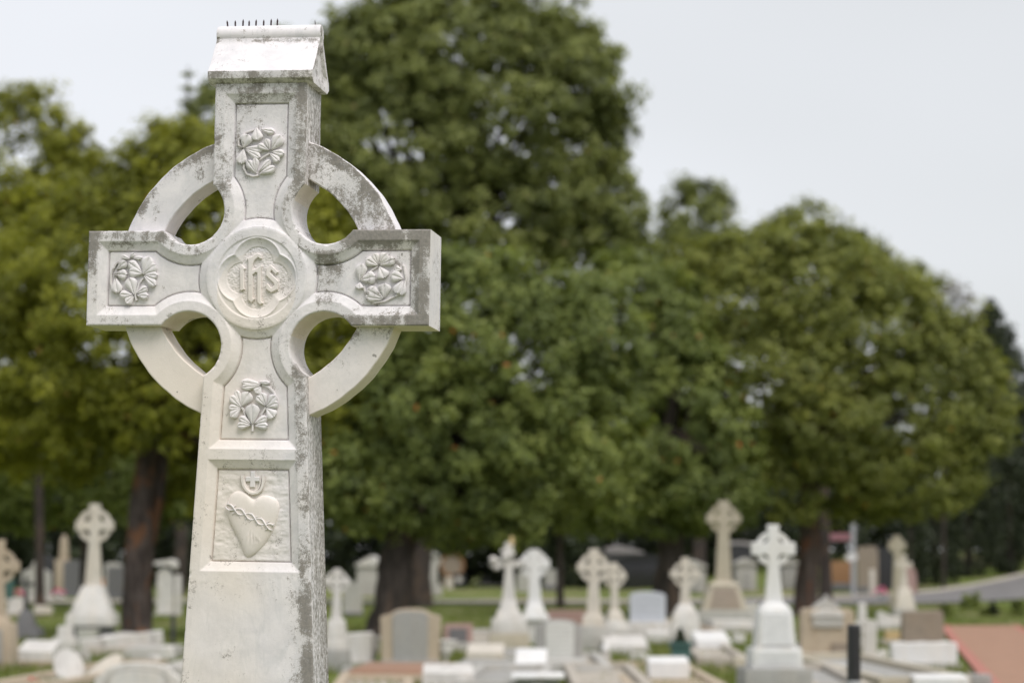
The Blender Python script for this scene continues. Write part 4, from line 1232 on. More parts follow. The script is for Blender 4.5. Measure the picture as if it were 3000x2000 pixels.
# ---- far row: vaults, sign post, small things
def vault(px, yb, hw, yt, label, wall, roof, gable=14, depth=2.4, door=None, rz=0.0):
    g = Grave("family_vault", px, yb, label, "vault", G_VAULT, rz)
    k = g.k
    o = solid("walls", MAT[wall], g.e, -hw * k, hw * k, -depth / 2, depth / 2, 0, g.z(yt + gable), 0, 0, .01)
    prism_obj("roof", MAT[roof], g.e, [(-(hw + 5) * k, g.z(yt + gable) - .02), ((hw + 5) * k, g.z(yt + gable) - .02), ((hw + 4) * k, g.z(yt + gable) + .1), (0, g.z(yt)), (-(hw + 4) * k, g.z(yt + gable) + .1)], -depth / 2 - .12, depth / 2 + .12, .01)
    if door:
        g.prism("door", door, [(-hw * .35, yb - 1), (hw * .35, yb - 1), (hw * .35, yt + gable + 22), (-hw * .35, yt + gable + 22)], -depth / 2 - .05, -depth / 2 + .03, .01)
    return g
vault(1092, 1743, 42, 1628, "white vault glimpsed just left of the dark leaning trunk", "palegrey", "white", 30)
g = vault(1243, 1741, 38, 1612, "white vault with a wide cornice right of the dark leaning trunk", "palegrey", "palegrey", 16, door="grey")
g.block("cornice", "palegrey", 1656, 1634, 48, 50); g.block("step", "palegrey", 1741, 1712, 52, 50)
vault(2034, 1733, 30, 1640, "pale gabled vault left of the tall beige Celtic cross", "palegrey", "palegrey", 22, door="grey")
vault(2182, 1728, 28, 1634, "pale gabled vault right of the tall beige Celtic cross shaft", "palegrey", "palegrey", 20, door="grey")
vault(2312, 1722, 26, 1640, "grey vault between the bright Celtic cross and the reddish trunk", "grey", "palegrey", 14)
vault(1880, 1722, 90, 1622, "black granite vault under the trees behind the blue grey headstone", "black", "black", 18)
vault(1812, 1716, 66, 1597, "dark vault with a pale gabled roof behind the cream Celtic crosses", "darkgrey", "roof", 22, depth=3)
headstone(1442, 1716, "black curved headstone in the grass left of the floral cross", "black", [(36, 1712), (36, 1690), (24, 1674), (4, 1666), (-16, 1672), (-36, 1706), (-36, 1712)], .5, ("palegrey", 1708, 46))
headstone(1345, 1727, "dark headstone with a white disc right of the white vault", "black", [(20, 1722), (20, 1680), (-20, 1680), (-20, 1722)], .3, None, inset=("white", ell(0, 0, 10, 10, 0, 12) and [(x, 1697 + z) for x, z in ell(0, 0, 9, 9, 0, 12)]))
headstone(1318, 1728, "narrow cream stone beside the dark headstone with a white disc", "cream", [(9, 1724), (9, 1690), (-9, 1690), (-9, 1724)], .3)
g = Grave("brick_tomb", 1325, 1720, "brownish arched tomb with an orange edge under the trees right of the white vault", "tomb")
g.prism("body", "brown", [(30, 1718), (30, 1650)] + arch(30, 1650, 1628, kind="round") + [(-30, 1650), (-30, 1718)], -.4, .4, .02)
ring_mesh("arch_band", MAT["brick"], g.e, 0, g.z(1655), 36 * g.k, 28 * g.k, -.5, -.3)
headstone(1620, 1727, "pale square stone with a dark motif behind the bright Celtic cross", "palegrey", [(24, 1722), (24, 1668), (-24, 1668), (-24, 1722)], .3, ("darkgrey", 1714, 30))
headstone(1535, 1737, "grey stone seen between the floral cross and the bright Celtic cross", "palegrey", [(20, 1732), (20, 1676), (-20, 1676), (-20, 1732)], .3)
g = Grave("arched_vault", 2176, 1724, "black arched vault with a pale coping behind the gabled vaults", "vault", G_VAULT)
oy = 3.2
g.prism("body", "black", [(44, 1720), (44, 1606)] + arch(44, 1606, 1594, kind="round") + [(-44, 1606), (-44, 1720)], oy - 1, oy + 1, .02)
g.prism("coping", "roof", [(56, 1606), (50, 1594)] + arch(46, 1592, 1583) + [(-50, 1594), (-56, 1606), (-46, 1604)] + [(x, y) for x, y in arch(42, 1602, 1592)[::-1]] + [(46, 1604)], oy - 1.1, oy - .98, 0)
g = Grave("brick_tomb", 2458, 1728, "low brown brick tomb beside the sign post", "tomb")
g.block("body", "brick", 1728, 1645, 34, 33, depth=2); g.block("base", "darkgrey", 1728, 1708, 40, 39, depth=2.4)
headstone(2541, 1735, "tall dark brown stone right of the sign post", "brown", [(30, 1730), (30, 1612), (20, 1600), (-22, 1602), (-30, 1614), (-30, 1730)], .5, ("darkgrey", 1718, 38))
headstone(2592, 1730, "black polished stone right of the tall dark brown stone", "black", [(24, 1726), (24, 1604), (-24, 1604), (-24, 1726)], .4, None)
g = Grave("marker_post", 2556, 1746, "pale wooden marker post beside the road", "post"); g.block("shaft", "cream", 1746, 1668, 8, 7)
headstone(2660, 1740, "reddish grey boulder stone behind the small cream cross", "pink", [(26, 1736), (24, 1680), (8, 1650), (-12, 1660), (-22, 1736)], .4, None)
sp = Grave("sign_post", 2500, 1748, "grey metal street sign post with a red name blade and white plate", "sign")
lathe("pole", MAT["steel"], sp.e, [(.0, 0), (6.5 * sp.k, 0), (6.5 * sp.k, sp.z(1536)), (0, sp.z(1534))], 12)
sp.prism("name_blade", "redsign", [(-76, 1584), (-7, 1584), (-7, 1563), (-76, 1563)], -.02, .02, 0)
sp.prism("plate", "bright", ell(0, 0, 1, 1, 0, 4) and [(-5 + x, 1632 + z) for x, z in ell(0, 0, 17, 13, 0, 20)], -.14, -.11, 0)
g = Grave("stone_kerb", 2430, 1757, "long concrete kerb stone by the road below the sign post", "kerb"); g.block("kerb", "conc", 1757, 1748, 70, 70, depth=.3)

# ================================================================== trees and shrubs
def leaf_mat(name, dark, mid, light, odd=None, trans=.42):
    t = NT(name)
    a = t.attr("tint")
    r = t.node("ShaderNodeValToRGB"); t.l.new(a, r.inputs["Fac"])
    e = r.color_ramp.elements
    e[0].position = .0; e[0].color = (*dark, 1); e[1].position = 1.0; e[1].color = (*light, 1)
    m = e.new(.5); m.color = (*mid, 1)
    if odd:
        q = e.new(.975); q.color = (*light, 1); e[-1].color = (*odd, 1)
    d = t.node("ShaderNodeBsdfPrincipled"); tr = t.node("ShaderNodeBsdfTranslucent"); mx_ = t.node("ShaderNodeMixShader")
    t.l.new(r.outputs["Color"], d.inputs["Base Color"]); d.inputs["Roughness"].default_value = .5; d.inputs["Specular IOR Level"].default_value = .3
    br = t.mix(1.0, r.outputs["Color"], (1.2, 1.2, .7), 'MULTIPLY'); t.l.new(br, tr.inputs["Color"])
    mx_.inputs[0].default_value = trans
    t.l.new(d.outputs[0], mx_.inputs[1]); t.l.new(tr.outputs[0], mx_.inputs[2]); t.l.new(mx_.outputs[0], t.out.inputs["Surface"])
    return t.m
LM = dict(
    yellow=leaf_mat("yellow_green_leaves", (.125, .14, .018), (.265, .28, .034), (.40, .40, .052), (.42, .27, .07)),
    olive=leaf_mat("olive_leaves", (.10, .122, .037), (.215, .245, .072), (.33, .355, .11), (.36, .30, .13)),
    green=leaf_mat("mid_green_leaves", (.085, .115, .032), (.20, .245, .066), (.315, .355, .098), (.46, .15, .035)),
    autumn=leaf_mat("green_leaves_turning", (.10, .122, .028), (.215, .24, .056), (.335, .35, .085), (.52, .21, .035)),
    dark=leaf_mat("dark_green_leaves", (.018, .026, .012), (.03, .042, .018), (.05, .062, .025), None, .15),
    grey=leaf_mat("grey_brown_twigs", (.09, .08, .06), (.14, .125, .09), (.19, .165, .12), None, .15),
)
def bark_mat(name, a, b, c):
    t = NT(name); v = t.coord(scale=(1, 1, .22))
    n, n2 = t.noise(v, 9, 6, .65, .4), t.noise(t.coord(scale=(1, 1, .45)), 2.2, 4, .6, .6)
    col = t.mix(t.ramp(n, .35, .65), a, b)
    col = t.mix(t.ramp(n2, .5, .62, 0, .8), col, c)
    return t.principled(col, .9, t.bump(n, .9, .06), .15)
MAT["bark"] = bark_mat("peeling_bark", (.045, .036, .033), (.10, .082, .075), (.19, .09, .045))
MAT["bark_dark"] = bark_mat("dark_bark", (.035, .03, .027), (.075, .062, .055), (.09, .065, .05))
MAT["bark_red"] = bark_mat("reddish_bark", (.07, .054, .05), (.125, .10, .09), (.18, .075, .04))

def leaves_obj(name, parent, C, R_, per, size, mat, rng, flat=.75, mul=None, tint_c=None, width=.5, up=.55, N0=None):
    """C clump centres (n,3), R_ clump radii (n,), per leaves each; every leaf is a small folded blade of two faces"""
    n = len(C)
    idx = np.repeat(np.arange(n), per if mul is None else np.maximum(4, (per * mul)).astype(int))
    N = len(idx)
    d = rng.normal(size=(N, 3)); d /= np.linalg.norm(d, axis=1, keepdims=True)
    rad = rng.random(N) ** .42
    off = d * (rad * R_[idx])[:, None] * np.array([1, 1, flat])
    P = C[idx] + off
    nrm = (d * .8 + np.array([0, 0, up]) if N0 is None else N0[idx] * .85 + d * .45 + np.array([0, 0, up])) + rng.normal(size=(N, 3)) * .42
    nrm /= np.linalg.norm(nrm, axis=1, keepdims=True)
    t = np.cross(nrm, rng.normal(size=(N, 3))); t /= np.linalg.norm(t, axis=1, keepdims=True) + 1e-9
    b = np.cross(nrm, t)
    L = size * (.6 + .8 * rng.random(N)); W = L * width
    v0 = P - t * (L * .5)[:, None]; v2 = P + t * (L * .5)[:, None] - nrm * (L * .12)[:, None]
    v1 = P + b * (W * .5)[:, None] - nrm * (W * .1)[:, None]; v3 = P - b * (W * .5)[:, None] - nrm * (W * .1)[:, None]
    V = np.stack([v0, v1, v2, v3], 1).reshape(-1, 3)
    Q = np.arange(4 * N).reshape(-1, 4)
    ct = rng.random(n) * .5 + .2 if tint_c is None else tint_c
    tint = np.clip(ct[idx] + rng.normal(size=N) * .17, 0, .965)
    tint = np.where(rng.random(N) < .003, 1.0, tint)
    o = np_mesh(name, V, Q, mat, parent, None, {"tint": np.repeat(tint, 4)})
    return o
def limb(V, Q, pts, radii, n=9, rng=None):
    base = len(V)
    m = len(pts)
    for i in range(m):
        p = Vector(pts[i]); d = (Vector(pts[min(i + 1, m - 1)]) - Vector(pts[max(i - 1, 0)])).normalized()
        a = d.orthogonal().normalized(); b = d.cross(a)
        for k in range(n):
            t = 2 * math.pi * k / n
            r = radii[i] * (1 + (.16 * math.sin(3 * t + i * .7) + .08 * math.sin(5 * t - i) if n > 7 else 0))
            V.append(tuple(p + a * r * math.cos(t) + b * r * math.sin(t)))
    for i in range(m - 1):
        for k in range(n): Q.append((base + i * n + k, base + i * n + (k + 1) % n, base + (i + 1) * n + (k + 1) % n, base + (i + 1) * n + k))
def tree(name, label, px, yb, crown, mat, leaf=.2, rc=.5, per=90, dens=1.0, trunk=None, bark="bark", seed=1, group="trees behind the graves", Z=None, inner=.35, dscale=.9, gap=0.0, flat=.85, top_px=None, upl=.6, layers=1.0):
    """crown: list of (px, py, rx, ry[, dz]) ellipsoids as they look in the photo at this tree's own distance"""
    rng = np.random.default_rng(seed)
    if Z is None: p = ground_at(px, yb); Z = p.y
    else:
        q = at(px, 1640, Z); p = Vector((q.x, Z, terrain(q.x, Z)))
    e = empty(name, p - Vector((0, 0, .05))); tag(e, label, "tree", group)
    k = Z / F
    lob = []
    for (cx, cy, rx, ry, *r) in crown:
        c = at(cx, cy, Z + (r[0] if r else 0)); kk = c.y / F
        lob.append((np.array(c) - np.array(e.location), np.array((rx * kk, min(rx, ry * 1.15) * kk * dscale, ry * kk))))
    C, NN = [], []
    for c, r in lob:
        area = 4 * math.pi * float(np.prod(r) ** (2 / 3))
        n = int(area / (math.pi * rc * rc) * 2.1 * dens * layers) + 6
        d = rng.normal(size=(n, 3)); d /= np.linalg.norm(d, axis=1, keepdims=True)
        d[:, 2] = np.where(d[:, 2] < -.8, -d[:, 2], d[:, 2])
        wob = 1 + .075 * np.sin(d[:, 0] * 6 + seed) * np.sin(d[:, 2] * 7 + 1.3 * seed) + .085 * np.sin(d[:, 0] * 10 + 2 * seed + d[:, 1] * 3) * np.sin(d[:, 2] * 12 + d[:, 1] * 7) + .03 * rng.normal(size=n)
        depth_ = np.where(rng.random(n) < inner, .66 + .28 * rng.random(n), .97)
        depth_ = np.where(rng.random(n) < .05, 1.04 + .11 * rng.random(n), depth_)
        C.append(c + d * r * (wob * depth_)[:, None])
        nv = d / r; NN.append(nv / np.linalg.norm(nv, axis=1, keepdims=True))
    C = np.concatenate(C); NN = np.concatenate(NN)
    keep = np.ones(len(C), bool)
    for c, r in lob:
        keep &= np.linalg.norm((C - c) / r, axis=1) > .60
    if gap:
        g_ = np.sin(C[:, 0] * 1.3 + seed) + np.sin(C[:, 2] * 1.7 + 2 * seed) + np.sin(C[:, 1] * 1.1 + C[:, 0] * .6)
        keep &= g_ > -3 + gap * 3
    keep &= C[:, 2] + p.z > 1.0
    C, NN = C[keep], NN[keep]
    R_ = rc * (.6 + .8 * rng.random(len(C)))
    back = np.where(C[:, 1] > 1.2, .6, 1.0)
    big = np.sin(C[:, 0] * .9 + seed) * np.sin(C[:, 2] * 1.1 + seed * 2)
    tc_ = np.clip(.42 + .17 * rng.normal(size=len(C)) + .16 * big, .05, .9)
    leaves_obj("crown", e, C, R_, per, leaf, LM[mat], rng, flat, back, tc_, up=upl, N0=NN)
    # trunk and limbs
    if trunk:
        V, Q = [], []
        pts, rad = [], []
        for (tx, ty, hw) in trunk:
            w_ = at(tx, ty, Z); pts.append(np.array(w_) - np.array(e.location)); rad.append(hw * k)
        pts[0][2] = 0.0
        P2, R2 = [], []
        for i in range(len(pts) - 1):
            for t in np.linspace(0, 1, 6)[:-1]:
                P2.append(pts[i] * (1 - t) + pts[i + 1] * t); R2.append(rad[i] * (1 - t) + rad[i + 1] * t)
        P2.append(pts[-1]); R2.append(rad[-1])
        R2[0] *= 1.25; R2[1] *= 1.05
        limb(V, Q, P2, R2, 14)
        topi = len(P2) - 1
        if px == 405:
            f0 = P2[5]; f1 = np.array(at(470, 1320, Z)) - np.array(e.location)
            limb(V, Q, [f0 * (1 - t) + f1 * t + np.array([.12 * math.sin(t * 3), .3 * t, 0]) for t in np.linspace(0, 1, 8)], [R2[5] * .62 * (1 - .45 * t) for t in np.linspace(0, 1, 8)], 10)
        for c, r in lob:
            for q in range(4):
                d = rng.normal(size=3); d[2] = abs(d[2]) * .6; d /= np.linalg.norm(d)
                end = c + d * r * .82
                s0 = P2[max(2, topi - rng.integers(0, 5))]
                mid = (s0 + end) / 2 + rng.normal(size=3) * .35 + np.array([0, 0, -.25])
                rr = R2[-1] * (.5 + .25 * rng.random())
                bz = [(1 - t) ** 2 * s0 + 2 * t * (1 - t) * mid + t * t * end for t in np.linspace(0, 1, 8)]
                limb(V, Q, bz, [rr * (1 - .85 * t) for t in np.linspace(0, 1, 8)], 6)
        np_mesh("trunk", V, Q, MAT[bark], e, 180)
    return e

# T1 left edge, loose crown with sky gaps
tree("tree", "yellowish loose-leaved tree at the left edge with patches of sky in its crown", 60, 1800,
     [(40, 470, 200, 215), (-60, 640, 200, 230), (170, 560, 130, 160), (-20, 850, 240, 200), (220, 440, 70, 70), (300, 520, 70, 60), (30, 1080, 230, 200)], "yellow", .19, .42, 52, .95, [(120, 1800, 13), (110, 1300, 11), (60, 900, 9)], "bark_dark", 3, gap=.22, inner=.35)
# T2 broad tree behind the cross
tree("tree", "broad yellow green tree spreading behind the foreground cross", 405, 1866,
     [(600, 760, 330, 390), (300, 900, 330, 360), (880, 880, 300, 360), (560, 520, 230, 165), (1020, 1120, 240, 290), (110, 1130, 260, 260), (640, 1120, 420, 260), (360, 1170, 300, 160), (830, 1320, 300, 170, 1.5), (100, 1300, 230, 130, 1.5), (600, 640, 300, 200), (640, 1400, 200, 110, 1.5)], "yellow", .145, .30, 56, 1.0,
     [(405, 1866, 44), (400, 1700, 40), (418, 1500, 36), (430, 1290, 30), (445, 1150, 24)], "bark", 5, inner=.4)
# T3 tall tree
tree("tree", "tallest tree with a huge domed olive crown rising to the top of the picture", 1215, 1790,
     [(1310, 190, 390, 250), (1490, 330, 345, 320), (1190, 430, 320, 330), (1630, 490, 225, 250), (1400, 620, 420, 230), (1170, 190, 225, 180), (1700, 640, 200, 150), (1090, 620, 200, 220), (1045, 200, 140, 150), (1030, 420, 140, 230), (1640, 260, 190, 190)], "olive", .215, .46, 62, 1.1,
     [(1215, 1790, 45), (1240, 1300, 36), (1330, 900, 30), (1370, 620, 20)], "bark_dark", 8, Z=84, gap=.10, inner=.4)
# T4 middle tree with the leaning trunk
tree("tree", "dense mid green tree above the thick dark leaning trunk", 1132, 1868,
     [(1340, 960, 280, 240), (1540, 1080, 290, 260), (1180, 1180, 260, 250), (1400, 1250, 330, 230), (1650, 1280, 240, 250), (1250, 1430, 290, 150), (1500, 1450, 210, 150), (1060, 1380, 200, 190), (1690, 1000, 190, 200), (1390, 1520, 190, 100)], "green", .14, .29, 56, 1.0,
     [(1132, 1868, 60), (1144, 1780, 52), (1162, 1660, 48), (1180, 1540, 44), (1210, 1400, 34), (1260, 1250, 24)], "bark_dark", 13, inner=.42)
# T5 right tree
tree("tree", "wide green tree with a few orange leaves at the right, on a reddish trunk", 2360, 1800,
     [(2130, 900, 240, 200), (2360, 880, 260, 210), (2560, 1000, 240, 220), (2240, 1150, 330, 260), (2520, 1230, 310, 250), (2730, 1130, 180, 220), (2300, 1390, 380, 170), (2660, 1390, 240, 150), (2020, 1100, 220, 260), (2800, 1060, 120, 110), (2860, 1200, 105, 170)], "autumn", .18, .40, 56, 1.0,
     [(2362, 1800, 34), (2368, 1640, 30), (2372, 1500, 27), (2380, 1300, 24), (2390, 1150, 18)], "bark_red", 17, inner=.42)
tree("tree", "dark green tree in the middle distance between the two broad crowns", 1958, 1806,
     [(1850, 1000, 230, 250), (1960, 1250, 260, 270), (1780, 1300, 230, 230), (1900, 1460, 260, 130), (2060, 1420, 180, 150)], "green", .18, .40, 54, 1.0,
     [(1958, 1806, 46), (1962, 1640, 36), (1960, 1480, 34), (1950, 1250, 24)], "bark_dark", 19, inner=.42)
tree("tree", "slender dark tree standing behind the cream Celtic crosses", 1643, 1778, [(1650, 1380, 190, 160), (1600, 1480, 150, 90)], "green", .22, .5, 80, .9, [(1643, 1778, 11), (1640, 1600, 9), (1640, 1400, 7)], "bark_dark", 23)
tree("tree", "shadowy dark tree behind the left trunk and the pale Celtic cross", 250, 1770,
     [(120, 1270, 260, 220), (420, 1330, 250, 190), (-60, 1420, 200, 170), (640, 1380, 200, 170), (260, 1470, 300, 110)], "green", .22, .5, 50, 1.0, [(250, 1770, 18), (255, 1500, 14), (260, 1300, 10)], "bark_dark", 67, Z=82)
tree("tree", "dark rounded tree on the slope at the right edge behind the wide green tree", 2900, 1700,
     [(2890, 1040, 80, 120), (2950, 1180, 75, 150), (3010, 1330, 90, 170), (2900, 1330, 110, 170)], "dark", .28, .6, 55, 1.0, [(2900, 1700, 10), (2900, 1300, 10), (2900, 1100, 6)], "bark_dark", 69, Z=142)
# tops behind
tree("tree", "small dark round-topped tree on the skyline right of the tallest tree", 2050, 1740, [(2050, 650, 112, 122), (1985, 760, 90, 120), (2110, 780, 100, 120)], "olive", .3, .75, 80, 1.0, [(2050, 1740, 18), (2050, 1000, 14), (2050, 760, 10)], "bark_dark", 29, Z=125)
tree("tree", "wispy open treetop above the right-hand crown", 2420, 1740, [(2360, 690, 95, 95), (2490, 760, 110, 90), (2250, 740, 110, 90), (2640, 850, 110, 90), (2430, 850, 240, 110)], "autumn", .26, .5, 42, .7, [(2420, 1740, 16), (2410, 1000, 12), (2400, 800, 8)], "bark_dark", 31, Z=96, gap=.3)
tree("tree", "thin brownish nearly bare treetop on the skyline at the right", 2765, 1740, [(2765, 880, 82, 66), (2790, 960, 80, 90)], "grey", .24, .6, 26, .7, [(2765, 1740, 5), (2765, 1000, 5), (2765, 900, 5)], "bark_dark", 37, Z=118)
tree("tree", "small round treetop peeping over the left of the tallest crown", 830, 1740, [(824, 118, 24, 42), (822, 240, 55, 100), (826, 400, 85, 130), (830, 580, 105, 150), (835, 780, 120, 150)], "olive", .3, .6, 50, .9, [(828, 1740, 12), (828, 200, 6)], "bark_dark", 41, Z=120)
tree("tree", "dull brown treetop beside the far pine on the left skyline", 615, 1740, [(615, 350, 62, 95), (560, 400, 90, 60)], "olive", .3, .7, 70, .9, [(615, 1740, 14), (615, 500, 8)], "bark_dark", 43, Z=118)

# Norfolk pine
def pine(px, ytop, Z, label, seed):
    rng = np.random.default_rng(seed)
    q = at(px, 1640, Z); p = Vector((q.x, Z, terrain(q.x, Z)))
    e = empty("pine_tree", p - Vector((0, 0, .05))); tag(e, label, "tree", "trees behind the graves")
    H = at(px, ytop, Z).z - p.z; k = Z / F
    V, Q = [], []
    limb(V, Q, [(0, 0, H * t) for t in np.linspace(0, 1, 12)], [.35 * (1 - .93 * t) for t in np.linspace(0, 1, 12)], 8)
    C, R_ = [], []
    for t in np.arange(.45, .995, .028):
        L = 2.3 * (1 - t) ** .8 + .15
        for a in range(7):
            an = a * 2 * math.pi / 7 + t * 31
            tip = np.array((L * math.cos(an), L * math.sin(an), H * t + L * .18))
            limb(V, Q, [(0, 0, H * t), tuple(tip * np.array((.5, .5, 1)) - np.array((0, 0, L * .12))), tuple(tip)], [.06, .045, .02], 5)
            for s_ in np.linspace(.3, 1, max(2, int(L * 2))):
                C.append(np.array((tip[0] * s_, tip[1] * s_, H * t + L * .18 * s_ ** 2))); R_.append(.22)
    np_mesh("trunk", V, Q, MAT["bark_dark"], e, 180)
    leaves_obj("crown", e, np.array(C), np.array(R_), 10, .17, LM["olive"], rng, .6)
pine(531, 190, 118, "far dark pine with tiers of branches on the left skyline", 47)

# cypresses at the right
def cypress(px, yb, ytop, hw, label, seed, Z=None):
    rng = np.random.default_rng(seed)
    if Z is None: p = ground_at(px, yb); Z = p.y
    else:
        q = at(px, 1640, Z); p = Vector((q.x, Z, terrain(q.x, Z)))
    e = empty("cypress_tree", p - Vector((0, 0, .05))); tag(e, label, "tree", "cypresses along the road")
    k = Z / F; H = at(px, ytop, Z).z - p.z; W = hw * k
    n = int(H * W * 26)
    t = rng.random(n) ** .9; a = rng.random(n) * 6.283
    r = W * np.minimum(1, .55 + t * 2.2) * np.sqrt(np.maximum(0, 1 - t ** 3.2)) * (.82 + .3 * rng.random(n))
    r *= 1 + .12 * np.sin(a * 3 + seed) + .08 * np.sin(t * 17 + a)
    C = np.stack([r * np.cos(a), r * np.sin(a), .2 + t * (H - .2)], 1)
    leaves_obj("crown", e, C, .42 * (.7 + .6 * rng.random(n)), 26, .26, LM["dark"], rng, 1.5, None, None, .4, .2)
    V, Q = [], []
    limb(V, Q, [(0, 0, 0), (0, 0, H * .5), (0, 0, H * .93)], [.22, .14, .03], 8)
    np_mesh("trunk", V, Q, MAT["bark_dark"], e, 180)
cypress(2742, 1735, 1290, 72, "dark cypress nearest the small cream cross, first of the row by the road", 51, 122)
cypress(2838, 1720, 1190, 74, "dark cypress in the middle of the row by the road", 53, 128)
cypress(2915, 1710, 890, 54, "tall dark cypress whose tip shows on the skyline at the right", 57, 136)
cypress(2960, 1700, 1330, 64, "dark cypress closest to the road bend at the right edge", 59, 130)
cypress(3030, 1690, 1120, 80, "dark cypress cut by the right edge of the picture", 61, 150)
cypress(2668, 1745, 1420, 46, "narrow dark cypress behind the reddish boulder stone", 63, 118)

# shrubs on the verge at the right
def shrub(px, yb, hw, ytop, label, seed, mat="dark"):
    rng = np.random.default_rng(seed)
    g = Grave("shrub", px, yb, label, "shrub", "low shrubs on the grass verge")
    w, h = hw * g.k, (yb - ytop) * g.k
    n = 40
    d = rng.normal(size=(n, 3)); d /= np.linalg.norm(d, axis=1, keepdims=True); d[:, 2] = abs(d[:, 2])
    C = d * np.array((w, w, h)) * (.35 + .75 * rng.random(n))[:, None]
    leaves_obj("foliage", g.e, C, np.full(n, w * .3), 45, .1, LM[mat], rng)
    V, Q = [], []
    for i in range(8): limb(V, Q, [(0, 0, 0), tuple(d[i] * np.array((w, w, h)) * .4), tuple(d[i] * np.array((w, w, h)) * .85)], [.025, .018, .008], 5)
    np_mesh("stem", V, Q, MAT["bark_dark"], g.e, 60)
shrub(2777, 1806, 26, 1768, "low dark shrub nearest the brown headstone on the verge", 71, "green")
shrub(2845, 1780, 36, 1730, "bushiest dark shrub on the grass verge below the cypresses", 72, "green")
shrub(2910, 1800, 16, 1762, "narrow dark shrub on the grass verge near the brick path", 73, "dark")
shrub(2886, 1800, 12, 1776, "smallest tuft of shrub on the grass verge", 75, "green")
shrub(2985, 1800, 28, 1752, "dark shrub on the verge cut by the right edge", 74, "green")
rng = np.random.default_rng(77)
n = 60
t_ = rng.random(n)
h_ = 50 * POT.k
C = np.stack([.13 * (1 - t_) * np.cos(t_ * 90), .13 * (1 - t_) * np.sin(t_ * 90), (1936 - 1890) * POT.k + t_ * h_], 1)
leaves_obj("conifer", POT.e, C, np.full(n, .05), 26, .05, LM["dark"], rng, 1.2)

# far wood closing the view under the crowns
def far_wood():
    rng = np.random.default_rng(81)
    C = []
    for px in np.arange(-700, 3900, 34):
        Z = 165 + rng.uniform(-14, 20)
        top = 1230 + 90 * math.sin(px * .004) + rng.uniform(-60, 60)
        if px > 2600: top = 1450
        b = at(px, 1640, Z); z0 = terrain(b.x, Z); z1 = at(px, top, Z).z
        m = int((z1 - z0) * 7)
        C.append(np.stack([b.x + rng.normal(size=m) * .8, Z + rng.normal(size=m) * 2.2, z0 + .3 + (z1 - z0) * rng.random(m) ** .85], 1))
    C = np.concatenate(C)
    o = leaves_obj("far_wood", None, C, .8 + .5 * rng.random(len(C)), 26, .55, LM["dark"], rng, .9)
    tag(o, "dark distant belt of trees closing the view behind the vaults", "woodland", None, "stuff")
far_wood()

# ---- more kerbed plots and ledgers filling the rows
plot(560, 1985, 1935, 120, "grey kerbed plot hidden behind the foreground shaft at its left", "palegrey", "conc", .18)
ledger(430, 1930, 1895, 70, "low grey slab right of the fallen cross", "palegrey", .22)
ledger(320, 1880, 1862, 60, "narrow white slab at the foot of the left tree trunk", "white", .22)
plot(1090, 2040, 1985, 120, "sandstone kerbed plot at the bottom edge beside the foreground shaft", "sand", "conc", .16)
plot(1395, 1905, 1872, 80, "grey kerbed plot behind the low cream slab", "palegrey", "conc", .18)
ledger(1530, 1935, 1905, 60, "grey slab below the floral cross plinth", "grey", .2, "palegrey")
plot(1800, 2040, 1975, 120, "concrete kerbed plot at the bottom edge left of the white slab", "conc", "conc", .18)
ledger(1700, 1880, 1858, 50, "low white slab between the arched tablet and the cream crosses", "white", .24)
plot(2050, 1870, 1840, 70, "sandstone kerbed plot behind the potted plant", "sand", "conc", .2)
ledger(2200, 1960, 1930, 50, "beige slab left of the bright white Celtic cross block", "beige", .2)
plot(2470, 2045, 1990, 90, "concrete kerbed plot at the bottom edge behind the black bollard", "conc", "grey", .2)
ledger(2490, 1905, 1878, 70, "grey slab behind the black bollard", "palegrey", .2)
ledger(2560, 1958, 1935, 60, "sandstone slab right of the black bollard", "sand", .16)

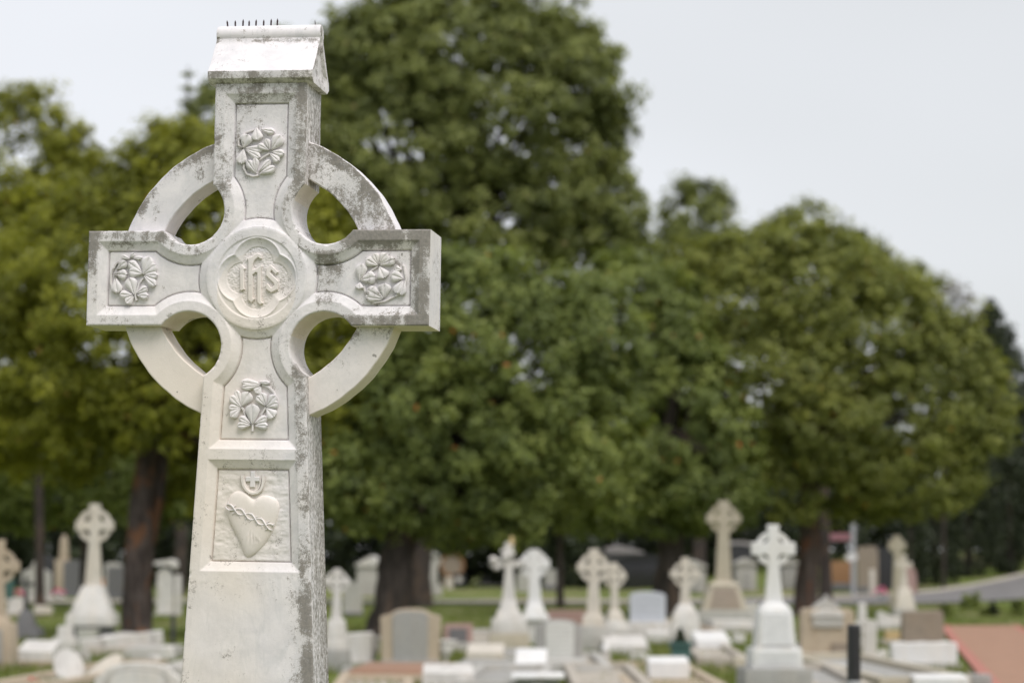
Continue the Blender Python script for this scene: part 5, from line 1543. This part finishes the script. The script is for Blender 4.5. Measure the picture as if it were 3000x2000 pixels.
# ---- rubble and turf between the graves
def rubble():
    rnd = random.Random(5)
    spots = [(40, 1905, "sand", "sandy chunk of rubble behind the white slanted slab at the left edge"), (236, 1935, "palegrey", "grey chunk of rubble between the heart-shaped and oval plaques"),
             (450, 1945, "white", "white chunk of rubble in the grass behind the large arched headstone"), (505, 1915, "palegrey", "grey chunk of rubble touching the foreground shaft at its left"),
             (1020, 1972, "grey", "grey chunk of rubble in front of the half hidden Celtic cross"), (1330, 1962, "cream", "cream chunk of rubble just right of the right urn"),
             (1395, 1988, "palegrey", "grey chunk of rubble right of the white slanted slab at the bottom edge"), (1690, 1962, "sand", "sandy chunk of rubble right of the white arched tablet"),
             (1870, 1927, "white", "white chunk of rubble left of the green pot"), (1935, 1936, "conc", "rough concrete lump close to the green pot"),
             (2065, 1928, "palegrey", "grey chunk of rubble right of the green pot"), (2160, 1925, "cream", "cream chunk of rubble right of the pillow-shaped slab"),
             (2180, 1988, "conc", "rough concrete lump left of the grey granite block"), (2475, 1992, "white", "white chunk of rubble touching the left of the black bollard"),
             (2590, 1958, "grey", "grey chunk of rubble below the small broken white piece"), (2640, 1862, "white", "white chunk of rubble left of the brown headstone"), (2400, 1815, "sand", "sandy chunk of rubble behind the white scrolled pediment")]
    for i, (x, y, mt, lb) in enumerate(spots):
        p = ground_at(x, y)
        e = empty("rubble_stone", p - Vector((0, 0, .03)), rnd.random() * 3)
        tag(e, lb, "stone", "rubble between the graves")
        w, d, h = rnd.uniform(.06, .17), rnd.uniform(.06, .14), rnd.uniform(.07, .2)
        bm = bmesh.new(); frustum(bm, -w, w, -d, d, 0, h, w * rnd.uniform(.05, .4), d * rnd.uniform(.05, .3))
        for v in bm.verts: v.co += Vector((rnd.uniform(-1, 1), rnd.uniform(-1, 1), rnd.uniform(-.5, .5))) * .025
        bmesh.ops.bevel(bm, geom=bm.edges[:], offset=.012, segments=1, affect='EDGES')
        from_bm("chunk", bm, MAT[mt], e)
rubble()
def turf():
    rng = np.random.default_rng(91)
    N = 90000
    Z = 27 + 70 * rng.random(N) ** 1.5
    X = (rng.random(N) - .5) * 2 * (Z * .26 + 1)
    side = (X - 11.2) - (Z - 59) * .166                    # left of the brick path
    ok = (side < -.3) | (side > 1.9) | (Z > 59)
    ok &= (Z < 90) & (np.sin(X * 1.9 + 3) + np.sin(Z * 1.3) + np.sin(X * .7 - Z * .6) > -1.2)
    X, Z = X[ok], Z[ok]; N = len(X)
    h = .05 + .11 * rng.random(N) ** 2; a = rng.random(N) * 6.283; w = .012 + .012 * rng.random(N)
    b = np.stack([X, Z, np.full(N, -.05)], 1)
    t = np.stack([np.cos(a) * w, np.sin(a) * w, np.zeros(N)], 1)
    l = rng.normal(size=(N, 3)) * .04; l[:, 2] = h + .03
    V = np.stack([b - t, b + t, b + l], 1).reshape(-1, 3)
    lm = leaf_mat("grass_blades", (.10, .135, .028), (.16, .195, .045), (.25, .25, .08), (.3, .24, .12), .3)
    o = np_mesh("grass", V, np.arange(3 * N).reshape(-1, 3), lm, None, None, {"tint": np.repeat(np.clip(.4 + .25 * rng.normal(size=N), 0, .97), 3)})
    tag(o, "short rough grass growing between the graves", "grass", None, "stuff")
turf()
